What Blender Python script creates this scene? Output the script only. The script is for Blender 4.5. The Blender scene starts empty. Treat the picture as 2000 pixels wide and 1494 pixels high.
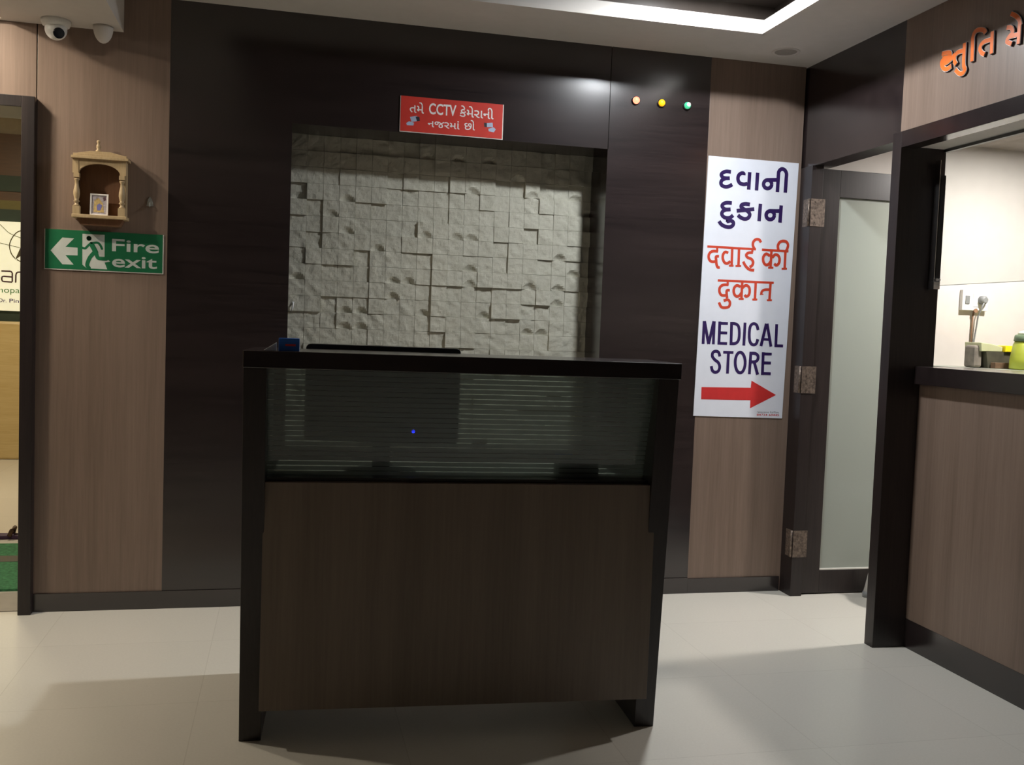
import bpy, math, random
from mathutils import Vector, Matrix, noise

S = bpy.context.scene
COL = S.collection
random.seed(7)

# ------------------------------------------------------------------ camera
cam_data = bpy.data.cameras.new('camera')
cam = bpy.data.objects.new('camera', cam_data)
COL.objects.link(cam)
cam_data.sensor_fit = 'HORIZONTAL'
cam_data.sensor_width = 36.0
cam_data.lens = 1892.238 / 2000.0 * 36.0
cam_data.clip_start = 0.05
R_ = Vector((0.97322423, -0.22695018, 0.03644466))
U_ = Vector((-0.02280488, 0.06243574, 0.99778841))
F_ = Vector((0.22872371, 0.97190298, -0.0555884))
cam.matrix_world = Matrix(((R_.x, U_.x, -F_.x, 0.0), (R_.y, U_.y, -F_.y, 0.0), (R_.z, U_.z, -F_.z, 1.30), (0, 0, 0, 1)))
S.camera = cam

# ------------------------------------------------------------------ world, exposure, lamp strengths
world = bpy.data.worlds.new('world')
S.world = world
world.use_nodes = True
world.node_tree.nodes['Background'].inputs[0].default_value = (0.9, 0.85, 0.8, 1)
world.node_tree.nodes['Background'].inputs[1].default_value = 0.0
S.view_settings.view_transform = 'Standard'
S.view_settings.look = 'None'
S.view_settings.exposure = 0.0
S.view_settings.gamma = 1.0
S.view_settings.use_curve_mapping = False
TRAY_LAMP = 960.0        # radiance of the round lamp in the ceiling tray
PHARMACY_LAMP = 760.0     # radiance of the round lamp of the pharmacy
DOOR_LAMP = 540.0        # radiance of the warm lamp by the left doorway
CORRIDOR_LAMP = 95.0     # radiance of the lamp in the corridor
LEFT_FILL_LAMP = 760.0         # radiance of an added second lamp in that recess, filling the left floor



# ------------------------------------------------------------------ materials
def new_mat(name):
    m = bpy.data.materials.new(name)
    m.use_nodes = True
    nt = m.node_tree
    return m, nt, nt.nodes['Principled BSDF']


def col4(c):
    return (c[0], c[1], c[2], 1.0)


def plain(name, c, rough=0.5, metal=0.0, emit=None, power=0.0, var=0.06, scale=18.0, spec=0.5, coat=0.0):
    m, nt, b = new_mat(name)
    b.inputs['Roughness'].default_value = rough
    b.inputs['Metallic'].default_value = metal
    b.inputs['Specular IOR Level'].default_value = spec
    b.inputs['Coat Weight'].default_value = coat
    tc = nt.nodes.new('ShaderNodeTexCoord')
    n = nt.nodes.new('ShaderNodeTexNoise')
    n.inputs['Scale'].default_value = scale
    n.inputs['Detail'].default_value = 4
    r = nt.nodes.new('ShaderNodeValToRGB')
    r.color_ramp.elements[0].position = 0.3
    r.color_ramp.elements[1].position = 0.7
    r.color_ramp.elements[0].color = col4([x * (1 - var) for x in c])
    r.color_ramp.elements[1].color = col4([min(1, x * (1 + var)) for x in c])
    nt.links.new(tc.outputs['Object'], n.inputs['Vector'])
    nt.links.new(n.outputs['Fac'], r.inputs['Fac'])
    nt.links.new(r.outputs['Color'], b.inputs['Base Color'])
    if emit:
        b.inputs['Emission Color'].default_value = col4(emit)
        b.inputs['Emission Strength'].default_value = power
    return m


def wood(name, c1, c2, grain=(46, 46, 1.6), rough=0.35, spec=0.5, bump=0.05, band=0.35):
    """laminate: fine streaks stretched along one axis, plus broad soft bands"""
    m, nt, b = new_mat(name)
    b.inputs['Roughness'].default_value = rough
    b.inputs['Specular IOR Level'].default_value = spec
    tc = nt.nodes.new('ShaderNodeTexCoord')
    mp = nt.nodes.new('ShaderNodeMapping')
    mp.inputs['Scale'].default_value = grain
    n1 = nt.nodes.new('ShaderNodeTexNoise')
    n1.inputs['Scale'].default_value = 3.0
    n1.inputs['Detail'].default_value = 6
    n1.inputs['Roughness'].default_value = 0.65
    mp2 = nt.nodes.new('ShaderNodeMapping')
    mp2.inputs['Scale'].default_value = tuple(g * 0.16 for g in grain)
    n2 = nt.nodes.new('ShaderNodeTexNoise')
    n2.inputs['Scale'].default_value = 2.0
    n2.inputs['Detail'].default_value = 2
    mix = nt.nodes.new('ShaderNodeMix')
    mix.inputs[0].default_value = band
    r = nt.nodes.new('ShaderNodeValToRGB')
    r.color_ramp.elements[0].position = 0.32
    r.color_ramp.elements[1].position = 0.68
    r.color_ramp.elements[0].color = col4(c1)
    r.color_ramp.elements[1].color = col4(c2)
    bp = nt.nodes.new('ShaderNodeBump')
    bp.inputs['Strength'].default_value = bump
    bp.inputs['Distance'].default_value = 0.001
    L = nt.links.new
    L(tc.outputs['Object'], mp.inputs['Vector'])
    L(tc.outputs['Object'], mp2.inputs['Vector'])
    L(mp.outputs['Vector'], n1.inputs['Vector'])
    L(mp2.outputs['Vector'], n2.inputs['Vector'])
    L(n1.outputs['Fac'], mix.inputs[2])
    L(n2.outputs['Fac'], mix.inputs[3])
    L(mix.outputs[0], r.inputs['Fac'])
    L(r.outputs['Color'], b.inputs['Base Color'])
    L(n1.outputs['Fac'], bp.inputs['Height'])
    L(bp.outputs['Normal'], b.inputs['Normal'])
    return m


def tile_floor(name, c, joint, size=0.65, ox=-0.26, oy=0.11, rough=0.22):
    m, nt, b = new_mat(name)
    tc = nt.nodes.new('ShaderNodeTexCoord')
    mp = nt.nodes.new('ShaderNodeMapping')
    mp.inputs['Location'].default_value = (-ox, -oy, 0)
    br = nt.nodes.new('ShaderNodeTexBrick')
    br.offset = 0.0
    br.inputs['Scale'].default_value = 1.0
    br.inputs['Mortar Size'].default_value = 0.0016
    br.inputs['Mortar Smooth'].default_value = 0.1
    br.inputs['Brick Width'].default_value = size
    br.inputs['Row Height'].default_value = size
    br.inputs['Color1'].default_value = col4(c)
    br.inputs['Color2'].default_value = col4([x * 0.97 for x in c])
    br.inputs['Mortar'].default_value = col4(joint)
    n = nt.nodes.new('ShaderNodeTexNoise')
    n.inputs['Scale'].default_value = 120.0
    n.inputs['Detail'].default_value = 3
    mx = nt.nodes.new('ShaderNodeMix')
    mx.data_type = 'RGBA'
    mx.blend_type = 'MULTIPLY'
    mx.inputs[0].default_value = 0.10
    L = nt.links.new
    L(tc.outputs['Object'], mp.inputs['Vector'])
    L(mp.outputs['Vector'], br.inputs['Vector'])
    L(tc.outputs['Object'], n.inputs['Vector'])
    L(br.outputs['Color'], mx.inputs[6])
    L(n.outputs['Fac'], mx.inputs[7])
    L(mx.outputs[2], b.inputs['Base Color'])
    b.inputs['Roughness'].default_value = rough
    b.inputs['Specular IOR Level'].default_value = 0.45
    return m


def facing(nt):
    """reflectance of a pane: 4 % face on, more at a glancing angle, the same from both sides"""
    lw = nt.nodes.new('ShaderNodeLayerWeight')
    lw.inputs['Blend'].default_value = 0.5
    pw = nt.nodes.new('ShaderNodeMath')
    pw.operation = 'POWER'
    pw.inputs[1].default_value = 4.0
    ma = nt.nodes.new('ShaderNodeMath')
    ma.operation = 'MULTIPLY_ADD'
    ma.inputs[1].default_value = 0.55
    ma.inputs[2].default_value = 0.045
    nt.links.new(lw.outputs['Facing'], pw.inputs[0])
    nt.links.new(pw.outputs[0], ma.inputs[0])
    return ma.outputs[0]


def glass_clear(name, tint=(0.95, 0.97, 0.96), gloss=0.05):
    m = bpy.data.materials.new(name)
    m.use_nodes = True
    nt = m.node_tree
    nt.nodes.clear()
    out = nt.nodes.new('ShaderNodeOutputMaterial')
    t = nt.nodes.new('ShaderNodeBsdfTransparent')
    t.inputs[0].default_value = col4(tint)
    g = nt.nodes.new('ShaderNodeBsdfGlossy')
    g.inputs['Roughness'].default_value = 0.05
    fr = facing(nt)
    mx = nt.nodes.new('ShaderNodeMixShader')
    L = nt.links.new
    L(fr, mx.inputs[0])
    L(t.outputs[0], mx.inputs[1])
    L(g.outputs[0], mx.inputs[2])
    L(mx.outputs[0], out.inputs[0])
    return m


def glass_striped(name):
    """grey-green glass with thin frosted lines across it, clear lines between"""
    m = bpy.data.materials.new(name)
    m.use_nodes = True
    nt = m.node_tree
    nt.nodes.clear()
    N, L = nt.nodes.new, nt.links.new
    out = N('ShaderNodeOutputMaterial')
    t = N('ShaderNodeBsdfTransparent')
    t.inputs[0].default_value = (0.58, 0.63, 0.59, 1)
    d = N('ShaderNodeBsdfTranslucent')
    d.inputs[0].default_value = (0.50, 0.56, 0.52, 1)
    df = N('ShaderNodeBsdfDiffuse')
    df.inputs[0].default_value = (0.12, 0.14, 0.13, 1)
    fz = N('ShaderNodeMixShader')
    fz.inputs[0].default_value = 0.35
    tf = N('ShaderNodeMixShader')
    tf.inputs[0].default_value = 0.58
    g = N('ShaderNodeBsdfGlossy')
    g.inputs['Roughness'].default_value = 0.08
    fr = facing(nt)
    tc = N('ShaderNodeTexCoord')
    sx = N('ShaderNodeSeparateXYZ')
    mu = N('ShaderNodeMath')
    mu.operation = 'MULTIPLY'
    mu.inputs[1].default_value = 1 / 0.0158
    fc = N('ShaderNodeMath')
    fc.operation = 'FRACT'
    gt = N('ShaderNodeMath')
    gt.operation = 'GREATER_THAN'
    gt.inputs[1].default_value = 0.20
    m1 = N('ShaderNodeMixShader')
    m2 = N('ShaderNodeMixShader')
    L(tc.outputs['Object'], sx.inputs[0])
    L(sx.outputs['Z'], mu.inputs[0])
    L(mu.outputs[0], fc.inputs[0])
    L(fc.outputs[0], gt.inputs[0])
    L(d.outputs[0], fz.inputs[1])
    L(df.outputs[0], fz.inputs[2])
    L(t.outputs[0], tf.inputs[1])
    L(fz.outputs[0], tf.inputs[2])
    L(gt.outputs[0], m1.inputs[0])
    L(t.outputs[0], m1.inputs[1])
    L(tf.outputs[0], m1.inputs[2])
    L(fr, m2.inputs[0])
    L(m1.outputs[0], m2.inputs[1])
    L(g.outputs[0], m2.inputs[2])
    L(m2.outputs[0], out.inputs[0])
    return m


def glass_frosted(name, c):
    m = bpy.data.materials.new(name)
    m.use_nodes = True
    nt = m.node_tree
    nt.nodes.clear()
    N, L = nt.nodes.new, nt.links.new
    out = N('ShaderNodeOutputMaterial')
    d = N('ShaderNodeBsdfDiffuse')
    d.inputs[0].default_value = col4(c)
    t = N('ShaderNodeBsdfTranslucent')
    t.inputs[0].default_value = col4(c)
    a = N('ShaderNodeMixShader')
    a.inputs[0].default_value = 0.5
    g = N('ShaderNodeBsdfGlossy')
    g.inputs['Roughness'].default_value = 0.25
    fr = facing(nt)
    b = N('ShaderNodeMixShader')
    L(d.outputs[0], a.inputs[1])
    L(t.outputs[0], a.inputs[2])
    L(fr, b.inputs[0])
    L(a.outputs[0], b.inputs[1])
    L(g.outputs[0], b.inputs[2])
    L(b.outputs[0], out.inputs[0])
    return m


def stone(name):
    m, nt, b = new_mat(name)
    N, L = nt.nodes.new, nt.links.new
    tc = N('ShaderNodeTexCoord')
    n = N('ShaderNodeTexNoise')
    n.inputs['Scale'].default_value = 22
    n.inputs['Detail'].default_value = 8
    n.inputs['Roughness'].default_value = 0.7
    r = N('ShaderNodeValToRGB')
    r.color_ramp.elements[0].position = 0.25
    r.color_ramp.elements[1].position = 0.75
    r.color_ramp.elements[0].color = (0.44, 0.425, 0.35, 1)
    r.color_ramp.elements[1].color = (0.56, 0.545, 0.46, 1)
    bp = N('ShaderNodeBump')
    bp.inputs['Strength'].default_value = 0.4
    bp.inputs['Distance'].default_value = 0.006
    n2 = N('ShaderNodeTexNoise')
    n2.inputs['Scale'].default_value = 70
    n2.inputs['Detail'].default_value = 6
    L(tc.outputs['Object'], n.inputs['Vector'])
    L(tc.outputs['Object'], n2.inputs['Vector'])
    L(n.outputs['Fac'], r.inputs['Fac'])
    L(r.outputs['Color'], b.inputs['Base Color'])
    L(n2.outputs['Fac'], bp.inputs['Height'])
    L(bp.outputs['Normal'], b.inputs['Normal'])
    b.inputs['Roughness'].default_value = 0.85
    b.inputs['Specular IOR Level'].default_value = 0.2
    return m


M = {}
M['dark_h'] = wood('dark_laminate_across', (0.012, 0.0085, 0.009), (0.032, 0.022, 0.0215), (1.4, 46, 46), 0.20, spec=1.0)
M['dark_v'] = wood('dark_laminate_upright', (0.011, 0.0075, 0.008), (0.028, 0.019, 0.018), (46, 46, 1.4), 0.38)
M['brown_v'] = wood('brown_laminate_upright', (0.172, 0.118, 0.089), (0.265, 0.19, 0.148), (30, 30, 0.9), 0.42, band=0.5)
M['desk_wood_shaded'] = wood('desk_laminate_shaded', (0.125, 0.092, 0.068), (0.19, 0.145, 0.108), (30, 30, 0.9), 0.42, band=0.5)  # brown laminate darkened, the desk front's shade is in the colour
M['floor'] = tile_floor('vitrified_floor_tile', (0.77, 0.735, 0.655), (0.67, 0.635, 0.56))
M['ceiling'] = plain('ceiling_paint', (0.66, 0.62, 0.58), 0.9, var=0.02)
M['white_wall'] = plain('white_wall_paint', (0.68, 0.63, 0.585), 0.6, var=0.02)
M['hall_wall'] = plain('hall_wall_paint', (0.09, 0.08, 0.07), 0.9)
M['cream_wall'] = plain('cream_wall_paint', (0.33, 0.28, 0.20), 0.8)
M['stone'] = stone('split_face_stone')
M['sign_white'] = plain('sign_white_vinyl', (0.80, 0.82, 0.90), 0.5, var=0.015)
M['ink_violet'] = plain('ink_dark_violet', (0.022, 0.005, 0.085), 0.5)
M['ink_red'] = plain('ink_red', (0.62, 0.030, 0.030), 0.5)
M['ink_orange'] = plain('ink_orange_red', (0.62, 0.055, 0.022), 0.5)
M['ink_black'] = plain('ink_black', (0.02, 0.02, 0.03), 0.5)
M['sign_red'] = plain('sign_red_vinyl', (0.62, 0.045, 0.03), 0.4)
M['sign_edge'] = plain('sign_acrylic_edge', (0.75, 0.72, 0.66), 0.4)
M['sign_green'] = plain('sign_green_film', (0.012, 0.16, 0.065), 0.4)
M['sign_pale'] = plain('sign_pale_film', (0.60, 0.64, 0.60), 0.5)
M['glyph_white'] = plain('lettering_white', (0.85, 0.82, 0.80), 0.5)
M['glyph_blue'] = plain('pictogram_pale_blue', (0.42, 0.50, 0.66), 0.5)
M['glyph_orange'] = plain('lettering_orange_acrylic', (0.90, 0.19, 0.03), 0.3)
M['glyph_shade'] = plain('lettering_shaded_side', (0.05, 0.035, 0.06), 0.5)  # shadow on the letter sides, put in as a dark colour
M['shrine'] = wood('pale_turned_wood', (0.42, 0.30, 0.16), (0.58, 0.44, 0.26), (30, 30, 3), 0.45)
M['shrine_in'] = wood('shrine_inner_wood', (0.16, 0.075, 0.04), (0.24, 0.12, 0.06), (30, 30, 3), 0.5)
M['white_plastic'] = plain('white_plastic', (0.78, 0.78, 0.76), 0.35)
M['grey_plastic'] = plain('grey_plastic', (0.24, 0.25, 0.25), 0.45)
M['black_plastic'] = plain('black_plastic', (0.012, 0.012, 0.014), 0.35)
M['lens_black'] = plain('camera_lens_black', (0.006, 0.006, 0.010), 0.1, coat=0.5)
M['metal'] = plain('brushed_metal', (0.45, 0.40, 0.36), 0.35, metal=0.9)
M['steel'] = plain('steel_edge', (0.62, 0.60, 0.60), 0.25, metal=1.0)
M['blue_card'] = plain('blue_card', (0.016, 0.12, 0.50), 0.5)
M['paper'] = plain('white_paper', (0.62, 0.60, 0.57), 0.8)
M['brass'] = plain('worn_hinge_metal', (0.17, 0.13, 0.105), 0.45, metal=0.5, var=0.5, scale=90)
M['door_glass'] = glass_frosted('frosted_door_glass', (0.62, 0.66, 0.60))
M['sash_glass'] = glass_clear('clear_sash_glass', (0.93, 0.95, 0.95))
M['desk_glass'] = glass_striped('striped_frosted_glass')
M['desk_white'] = plain('desk_inner_laminate', (0.20, 0.19, 0.17), 0.6)
M['yellow_wood'] = wood('honey_laminate', (0.50, 0.36, 0.15), (0.60, 0.46, 0.22), (2, 30, 30), 0.4)
M['green_mat'] = plain('green_door_mat', (0.04, 0.17, 0.07), 0.95, var=0.4, scale=60)
M['teal'] = plain('dark_teal_paint', (0.028, 0.045, 0.03), 0.7)
M['olive'] = plain('olive_paint', (0.14, 0.12, 0.035), 0.7)
M['rust_wood'] = wood('rust_laminate', (0.06, 0.028, 0.008), (0.095, 0.044, 0.014), (2, 30, 30), 0.5)
M['purple'] = plain('dark_purple_rubber', (0.05, 0.02, 0.06), 0.6)
M['lime_plastic'] = plain('lime_plastic', (0.42, 0.46, 0.05), 0.35)
M['green_lid'] = plain('grey_green_lid', (0.12, 0.17, 0.10), 0.45)
M['lid_white'] = plain('lid_top_white', (0.80, 0.84, 0.70), 0.4)
M['yellow'] = plain('bright_yellow', (0.85, 0.66, 0.01), 0.4)
M['brown_card'] = plain('brown_card', (0.16, 0.09, 0.05), 0.7, var=0.3)
M['dark_cloth'] = plain('dark_brown_pouch', (0.055, 0.05, 0.03), 0.8, var=0.3)
M['pale_green_pack'] = plain('pale_green_pack', (0.50, 0.50, 0.30), 0.5)
M['cyan_pack'] = plain('pale_blue_pack', (0.35, 0.55, 0.68), 0.4)
M['pink_pack'] = plain('pale_pink_pack', (0.62, 0.42, 0.38), 0.5)
M['shelf_glass'] = plain('grey_green_shelf_edge', (0.28, 0.31, 0.25), 0.3)
M['lamp_tray'] = plain('lit_lamp_disc', (1, 1, 1), 0.5, emit=(0.93, 0.97, 1.0), power=TRAY_LAMP)
M['lamp_pharmacy'] = plain('lit_pharmacy_lamp', (1, 1, 1), 0.5, emit=(1.0, 0.95, 0.90), power=PHARMACY_LAMP)
M['lamp_corridor'] = plain('lit_corridor_lamp', (1, 1, 1), 0.5, emit=(1.0, 0.86, 0.62), power=CORRIDOR_LAMP)
M['fill_left'] = plain('added_left_fill', (1, 1, 1), 0.5, emit=(1.0, 0.89, 0.72), power=LEFT_FILL_LAMP)
M['lamp_door'] = plain('lit_doorway_lamp', (1, 1, 1), 0.5, emit=(1.0, 0.89, 0.72), power=DOOR_LAMP)
M['sign_lit'] = plain('lit_sign_face', (0.85, 0.86, 0.68), 0.5, emit=(1.0, 0.97, 0.72), power=0.42)
M['led_red'] = plain('red_indicator_lens', (0.8, 0.05, 0.03), 0.3, emit=(1.0, 0.16, 0.09), power=4.5)
M['led_amber'] = plain('amber_indicator_lens', (0.9, 0.5, 0.02), 0.3, emit=(1.0, 0.45, 0.0), power=0.9)
M['led_green'] = plain('green_indicator_lens', (0.05, 0.5, 0.25), 0.25, emit=(0.10, 0.75, 0.36), power=0.55)
M['led_core'] = plain('indicator_bulb', (0.9, 1.0, 0.9), 0.3, emit=(0.8, 1.0, 0.85), power=2.0)
M['led_blue'] = plain('blue_power_light', (0.0, 0.0, 0.5), 0.3, emit=(0.01, 0.02, 1.0), power=14.0)


# ------------------------------------------------------------------ mesh helpers
class MB:
    def __init__(self):
        self.v, self.f, self.mi = [], [], []
        self.smooth = []

    def _face(self, idx, mi=0, sm=False):
        self.f.append(idx)
        self.mi.append(mi)
        self.smooth.append(sm)

    def box(self, x0, x1, y0, y1, z0, z1, mi=0):
        b = len(self.v)
        self.v += [(x0, y0, z0), (x1, y0, z0), (x1, y1, z0), (x0, y1, z0), (x0, y0, z1), (x1, y0, z1), (x1, y1, z1), (x0, y1, z1)]
        for q in ((0, 3, 2, 1), (4, 5, 6, 7), (0, 1, 5, 4), (1, 2, 6, 5), (2, 3, 7, 6), (3, 0, 4, 7)):
            self._face([b + i for i in q], mi)
        return self

    def prism(self, poly, axis, a, c, mi=0):
        """polygon in the two other axes (in order), pushed from a to c along axis"""
        def P(u, w, t):
            return {'x': (t, u, w), 'y': (u, t, w), 'z': (u, w, t)}[axis]
        b = len(self.v)
        n = len(poly)
        self.v += [P(u, w, a) for u, w in poly] + [P(u, w, c) for u, w in poly]
        self._face([b + i for i in range(n)], mi)
        self._face([b + n + i for i in reversed(range(n))], mi)
        for i in range(n):
            j = (i + 1) % n
            self._face([b + i, b + n + i, b + n + j, b + j], mi)
        return self

    def lathe(self, prof, center, axis='z', n=24, mi=0, caps=True):
        """profile of (radius, height) turned about an axis through center"""
        b = len(self.v)
        cx, cy, cz = center
        for r, h in prof:
            for k in range(n):
                a = 2 * math.pi * k / n
                c, s = r * math.cos(a), r * math.sin(a)
                self.v.append({'z': (cx + c, cy + s, cz + h), 'y': (cx + c, cy + h, cz + s), 'x': (cx + h, cy + c, cz + s)}[axis])
        for i in range(len(prof) - 1):
            for k in range(n):
                k2 = (k + 1) % n
                self._face([b + i * n + k, b + i * n + k2, b + (i + 1) * n + k2, b + (i + 1) * n + k], mi, True)
        if caps:
            self._face([b + k for k in reversed(range(n))], mi)
            self._face([b + (len(prof) - 1) * n + k for k in range(n)], mi)
        return self

    def tube(self, pts, r, n=8, mi=0):
        P = [Vector(p) for p in pts]
        R = r if isinstance(r, (list, tuple)) else [r] * len(P)
        b = len(self.v)
        for i, p in enumerate(P):
            d = (P[min(i + 1, len(P) - 1)] - P[max(i - 1, 0)]).normalized()
            u = d.cross(Vector((0.123, 0.9, 0.4)))
            u.normalize()
            w = d.cross(u)
            for k in range(n):
                a = 2 * math.pi * k / n
                self.v.append(tuple(p + (u * math.cos(a) + w * math.sin(a)) * R[i]))
        for i in range(len(P) - 1):
            for k in range(n):
                k2 = (k + 1) % n
                self._face([b + i * n + k, b + i * n + k2, b + (i + 1) * n + k2, b + (i + 1) * n + k], mi, True)
        self._face([b + k for k in reversed(range(n))], mi)
        self._face([b + (len(P) - 1) * n + k for k in range(n)], mi)
        return self

    def ball(self, c, r, n=20, m=12, mi=0, z0=-1.0, z1=1.0, sq=(1, 1, 1)):
        prof = []
        for i in range(m + 1):
            t = math.asin(z0) + (math.asin(z1) - math.asin(z0)) * i / m
            prof.append((max(1e-4, r * math.cos(t)), r * math.sin(t) * sq[2]))
        return self.lathe(prof, c, 'z', n, mi)

    def disc(self, c, r, axis='y', t=0.001, n=24, mi=0):
        return self.lathe([(r, -t / 2), (r, t / 2)], c, axis, n, mi)

    def build(self, name, mat, parent=None, bevel=0.0, at=None):
        """link as one mesh object; vertices are given in the place's (or the thing's own) space"""
        root = parent
        while root is not None and root.parent is not None:
            root = root.parent
        me = bpy.data.meshes.new(name)
        if parent is None:
            if at is None:
                xs = [v[0] for v in self.v]
                ys = [v[1] for v in self.v]
                zs = [v[2] for v in self.v]
                at = ((min(xs) + max(xs)) / 2, (min(ys) + max(ys)) / 2, min(zs))
            org = at
        else:
            org = tuple(root.location) if not root.get('own_space') else (0, 0, 0)
        me.from_pydata([(x - org[0], y - org[1], z - org[2]) for x, y, z in self.v], [], self.f)
        for mm in (mat if isinstance(mat, (list, tuple)) else [mat]):
            me.materials.append(mm)
        for p, i, s in zip(me.polygons, self.mi, self.smooth):
            p.material_index = i
            p.use_smooth = s
        me.update()
        import bmesh
        bm = bmesh.new()
        bm.from_mesh(me)
        bmesh.ops.recalc_face_normals(bm, faces=bm.faces)
        bm.to_mesh(me)
        bm.free()
        o = bpy.data.objects.new(name, me)
        COL.objects.link(o)
        if parent is None:
            o.location = org
        else:
            o.parent = parent
        if bevel:
            bv = o.modifiers.new('soft_edges', 'BEVEL')
            bv.width = bevel
            bv.segments = 2
            bv.limit_method = 'ANGLE'
        return o


def tag(o, label=None, cat=None, group=None, kind=None):
    if label:
        o['label'] = label
    if cat:
        o['category'] = cat
    if group:
        o['group'] = group
    if kind:
        o['kind'] = kind
    return o


def thing(name, label, cat, loc, rz=0.0, group=None, own_space=False):
    o = bpy.data.objects.new(name, None)
    o.empty_display_size = 0.05
    COL.objects.link(o)
    o.location = loc
    o.rotation_euler = (0, 0, rz)
    if own_space:
        o['own_space'] = 1
    return tag(o, label, cat, group)


def struct(o, label=None):
    o['kind'] = 'structure'
    if label:
        o['label'] = label
    return o


def smooth_line(pts, sub=4):
    if len(pts) < 3:
        return pts
    P = [Vector((a, b, 0)) for a, b in pts]
    out = []
    closed = (P[0] - P[-1]).length < 1e-4
    for i in range(len(P) - 1):
        p0 = P[i - 1] if i else (P[-2] if closed else P[0])
        p1, p2 = P[i], P[i + 1]
        p3 = P[i + 2] if i + 2 < len(P) else (P[1] if closed else P[-1])
        for k in range(sub):
            t = k / sub
            q = 0.5 * ((2 * p1) + (p2 - p0) * t + (2 * p0 - 5 * p1 + 4 * p2 - p3) * t * t + (3 * p1 - p0 - 3 * p2 + p3) * t ** 3)
            out.append((q.x, q.y))
    out.append((P[-1].x, P[-1].y))
    return out


def ribbon(mb, pts, w, put, mi=0, cap=False):
    """a flat pen stroke: mitred band along pts; put(u, v) -> point in the place"""
    pts = smooth_line(pts)
    n = len(pts)
    Lp, Rp = [], []
    for i in range(n):
        a = Vector(pts[max(i - 1, 0)])
        b = Vector(pts[min(i + 1, n - 1)])
        d = (b - a)
        d = d.normalized() if d.length > 1e-9 else Vector((1, 0))
        nn = Vector((-d.y, d.x)) * (w / 2)
        p = Vector(pts[i])
        Lp.append(p + nn)
        Rp.append(p - nn)
    lift = getattr(mb, 'lift', 0)
    for i in range(n - 1):
        lift += 1
        b0 = len(mb.v)
        for q in (Lp[i], Lp[i + 1], Rp[i + 1], Rp[i]):
            x, y, z = put(*q)
            mb.v.append((x, y - lift * 4e-6, z))
        mb._face([b0, b0 + 1, b0 + 2, b0 + 3], mi)
    mb.lift = lift
    if cap:
        for e in (pts[0], pts[-1]):
            b1 = len(mb.v)
            mb.v += [put(e[0] + w / 2 * math.cos(2 * math.pi * k / 12), e[1] + w / 2 * math.sin(2 * math.pi * k / 12)) for k in range(12)]
            mb._face([b1 + k for k in range(12)], mi)


def solid_stroke(mb, pts, w, put0, put1):
    """a pen stroke with depth, from put0's plane to put1's"""
    pts = smooth_line(pts)
    n = len(pts)
    Lp, Rp = [], []
    for i in range(n):
        a = Vector(pts[max(i - 1, 0)])
        b = Vector(pts[min(i + 1, n - 1)])
        d = (b - a).normalized()
        nn = Vector((-d.y, d.x)) * (w / 2)
        p = Vector(pts[i])
        if i == 0:
            p = p - d * w * 0.2
        if i == n - 1:
            p = p + d * w * 0.2
        Lp.append(p + nn)
        Rp.append(p - nn)
    b0 = len(mb.v)
    for put in (put0, put1):
        mb.v += [put(*p) for p in Lp] + [put(*p) for p in Rp]
    m = 2 * n
    for i in range(n - 1):
        for k in (0, m):
            mb._face([b0 + k + i, b0 + k + i + 1, b0 + k + n + i + 1, b0 + k + n + i])
        mb._face([b0 + i, b0 + i + 1, b0 + m + i + 1, b0 + m + i])
        mb._face([b0 + n + i, b0 + n + i + 1, b0 + m + n + i + 1, b0 + m + n + i])
    for i in (0, n - 1):
        mb._face([b0 + i, b0 + n + i, b0 + m + n + i, b0 + m + i])


def text_shape(mb, body, box, put, bold=0.0, mi=0):
    """printed words fitted to box = (u0, u1, v0, v1) on a plane"""
    cu = bpy.data.curves.new('words', 'FONT')
    cu.body = body
    cu.offset = bold
    cu.resolution_u = 4
    o = bpy.data.objects.new('words', cu)
    COL.objects.link(o)
    dg = bpy.context.evaluated_depsgraph_get()
    dg.update()
    me = bpy.data.meshes.new_from_object(o.evaluated_get(dg))
    bpy.data.objects.remove(o)
    xs = [v.co.x for v in me.vertices]
    ys = [v.co.y for v in me.vertices]
    if xs:
        x0, x1, y0, y1 = min(xs), max(xs), min(ys), max(ys)
        u0, u1, v0, v1 = box
        b = len(mb.v)
        mb.v += [put(u0 + (v.co.x - x0) / (x1 - x0) * (u1 - u0), v0 + (v.co.y - y0) / (y1 - y0) * (v1 - v0)) for v in me.vertices]
        for p in me.polygons:
            mb._face([b + i for i in p.vertices], mi)
    bpy.data.meshes.remove(me)
    bpy.data.curves.remove(cu)


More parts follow.
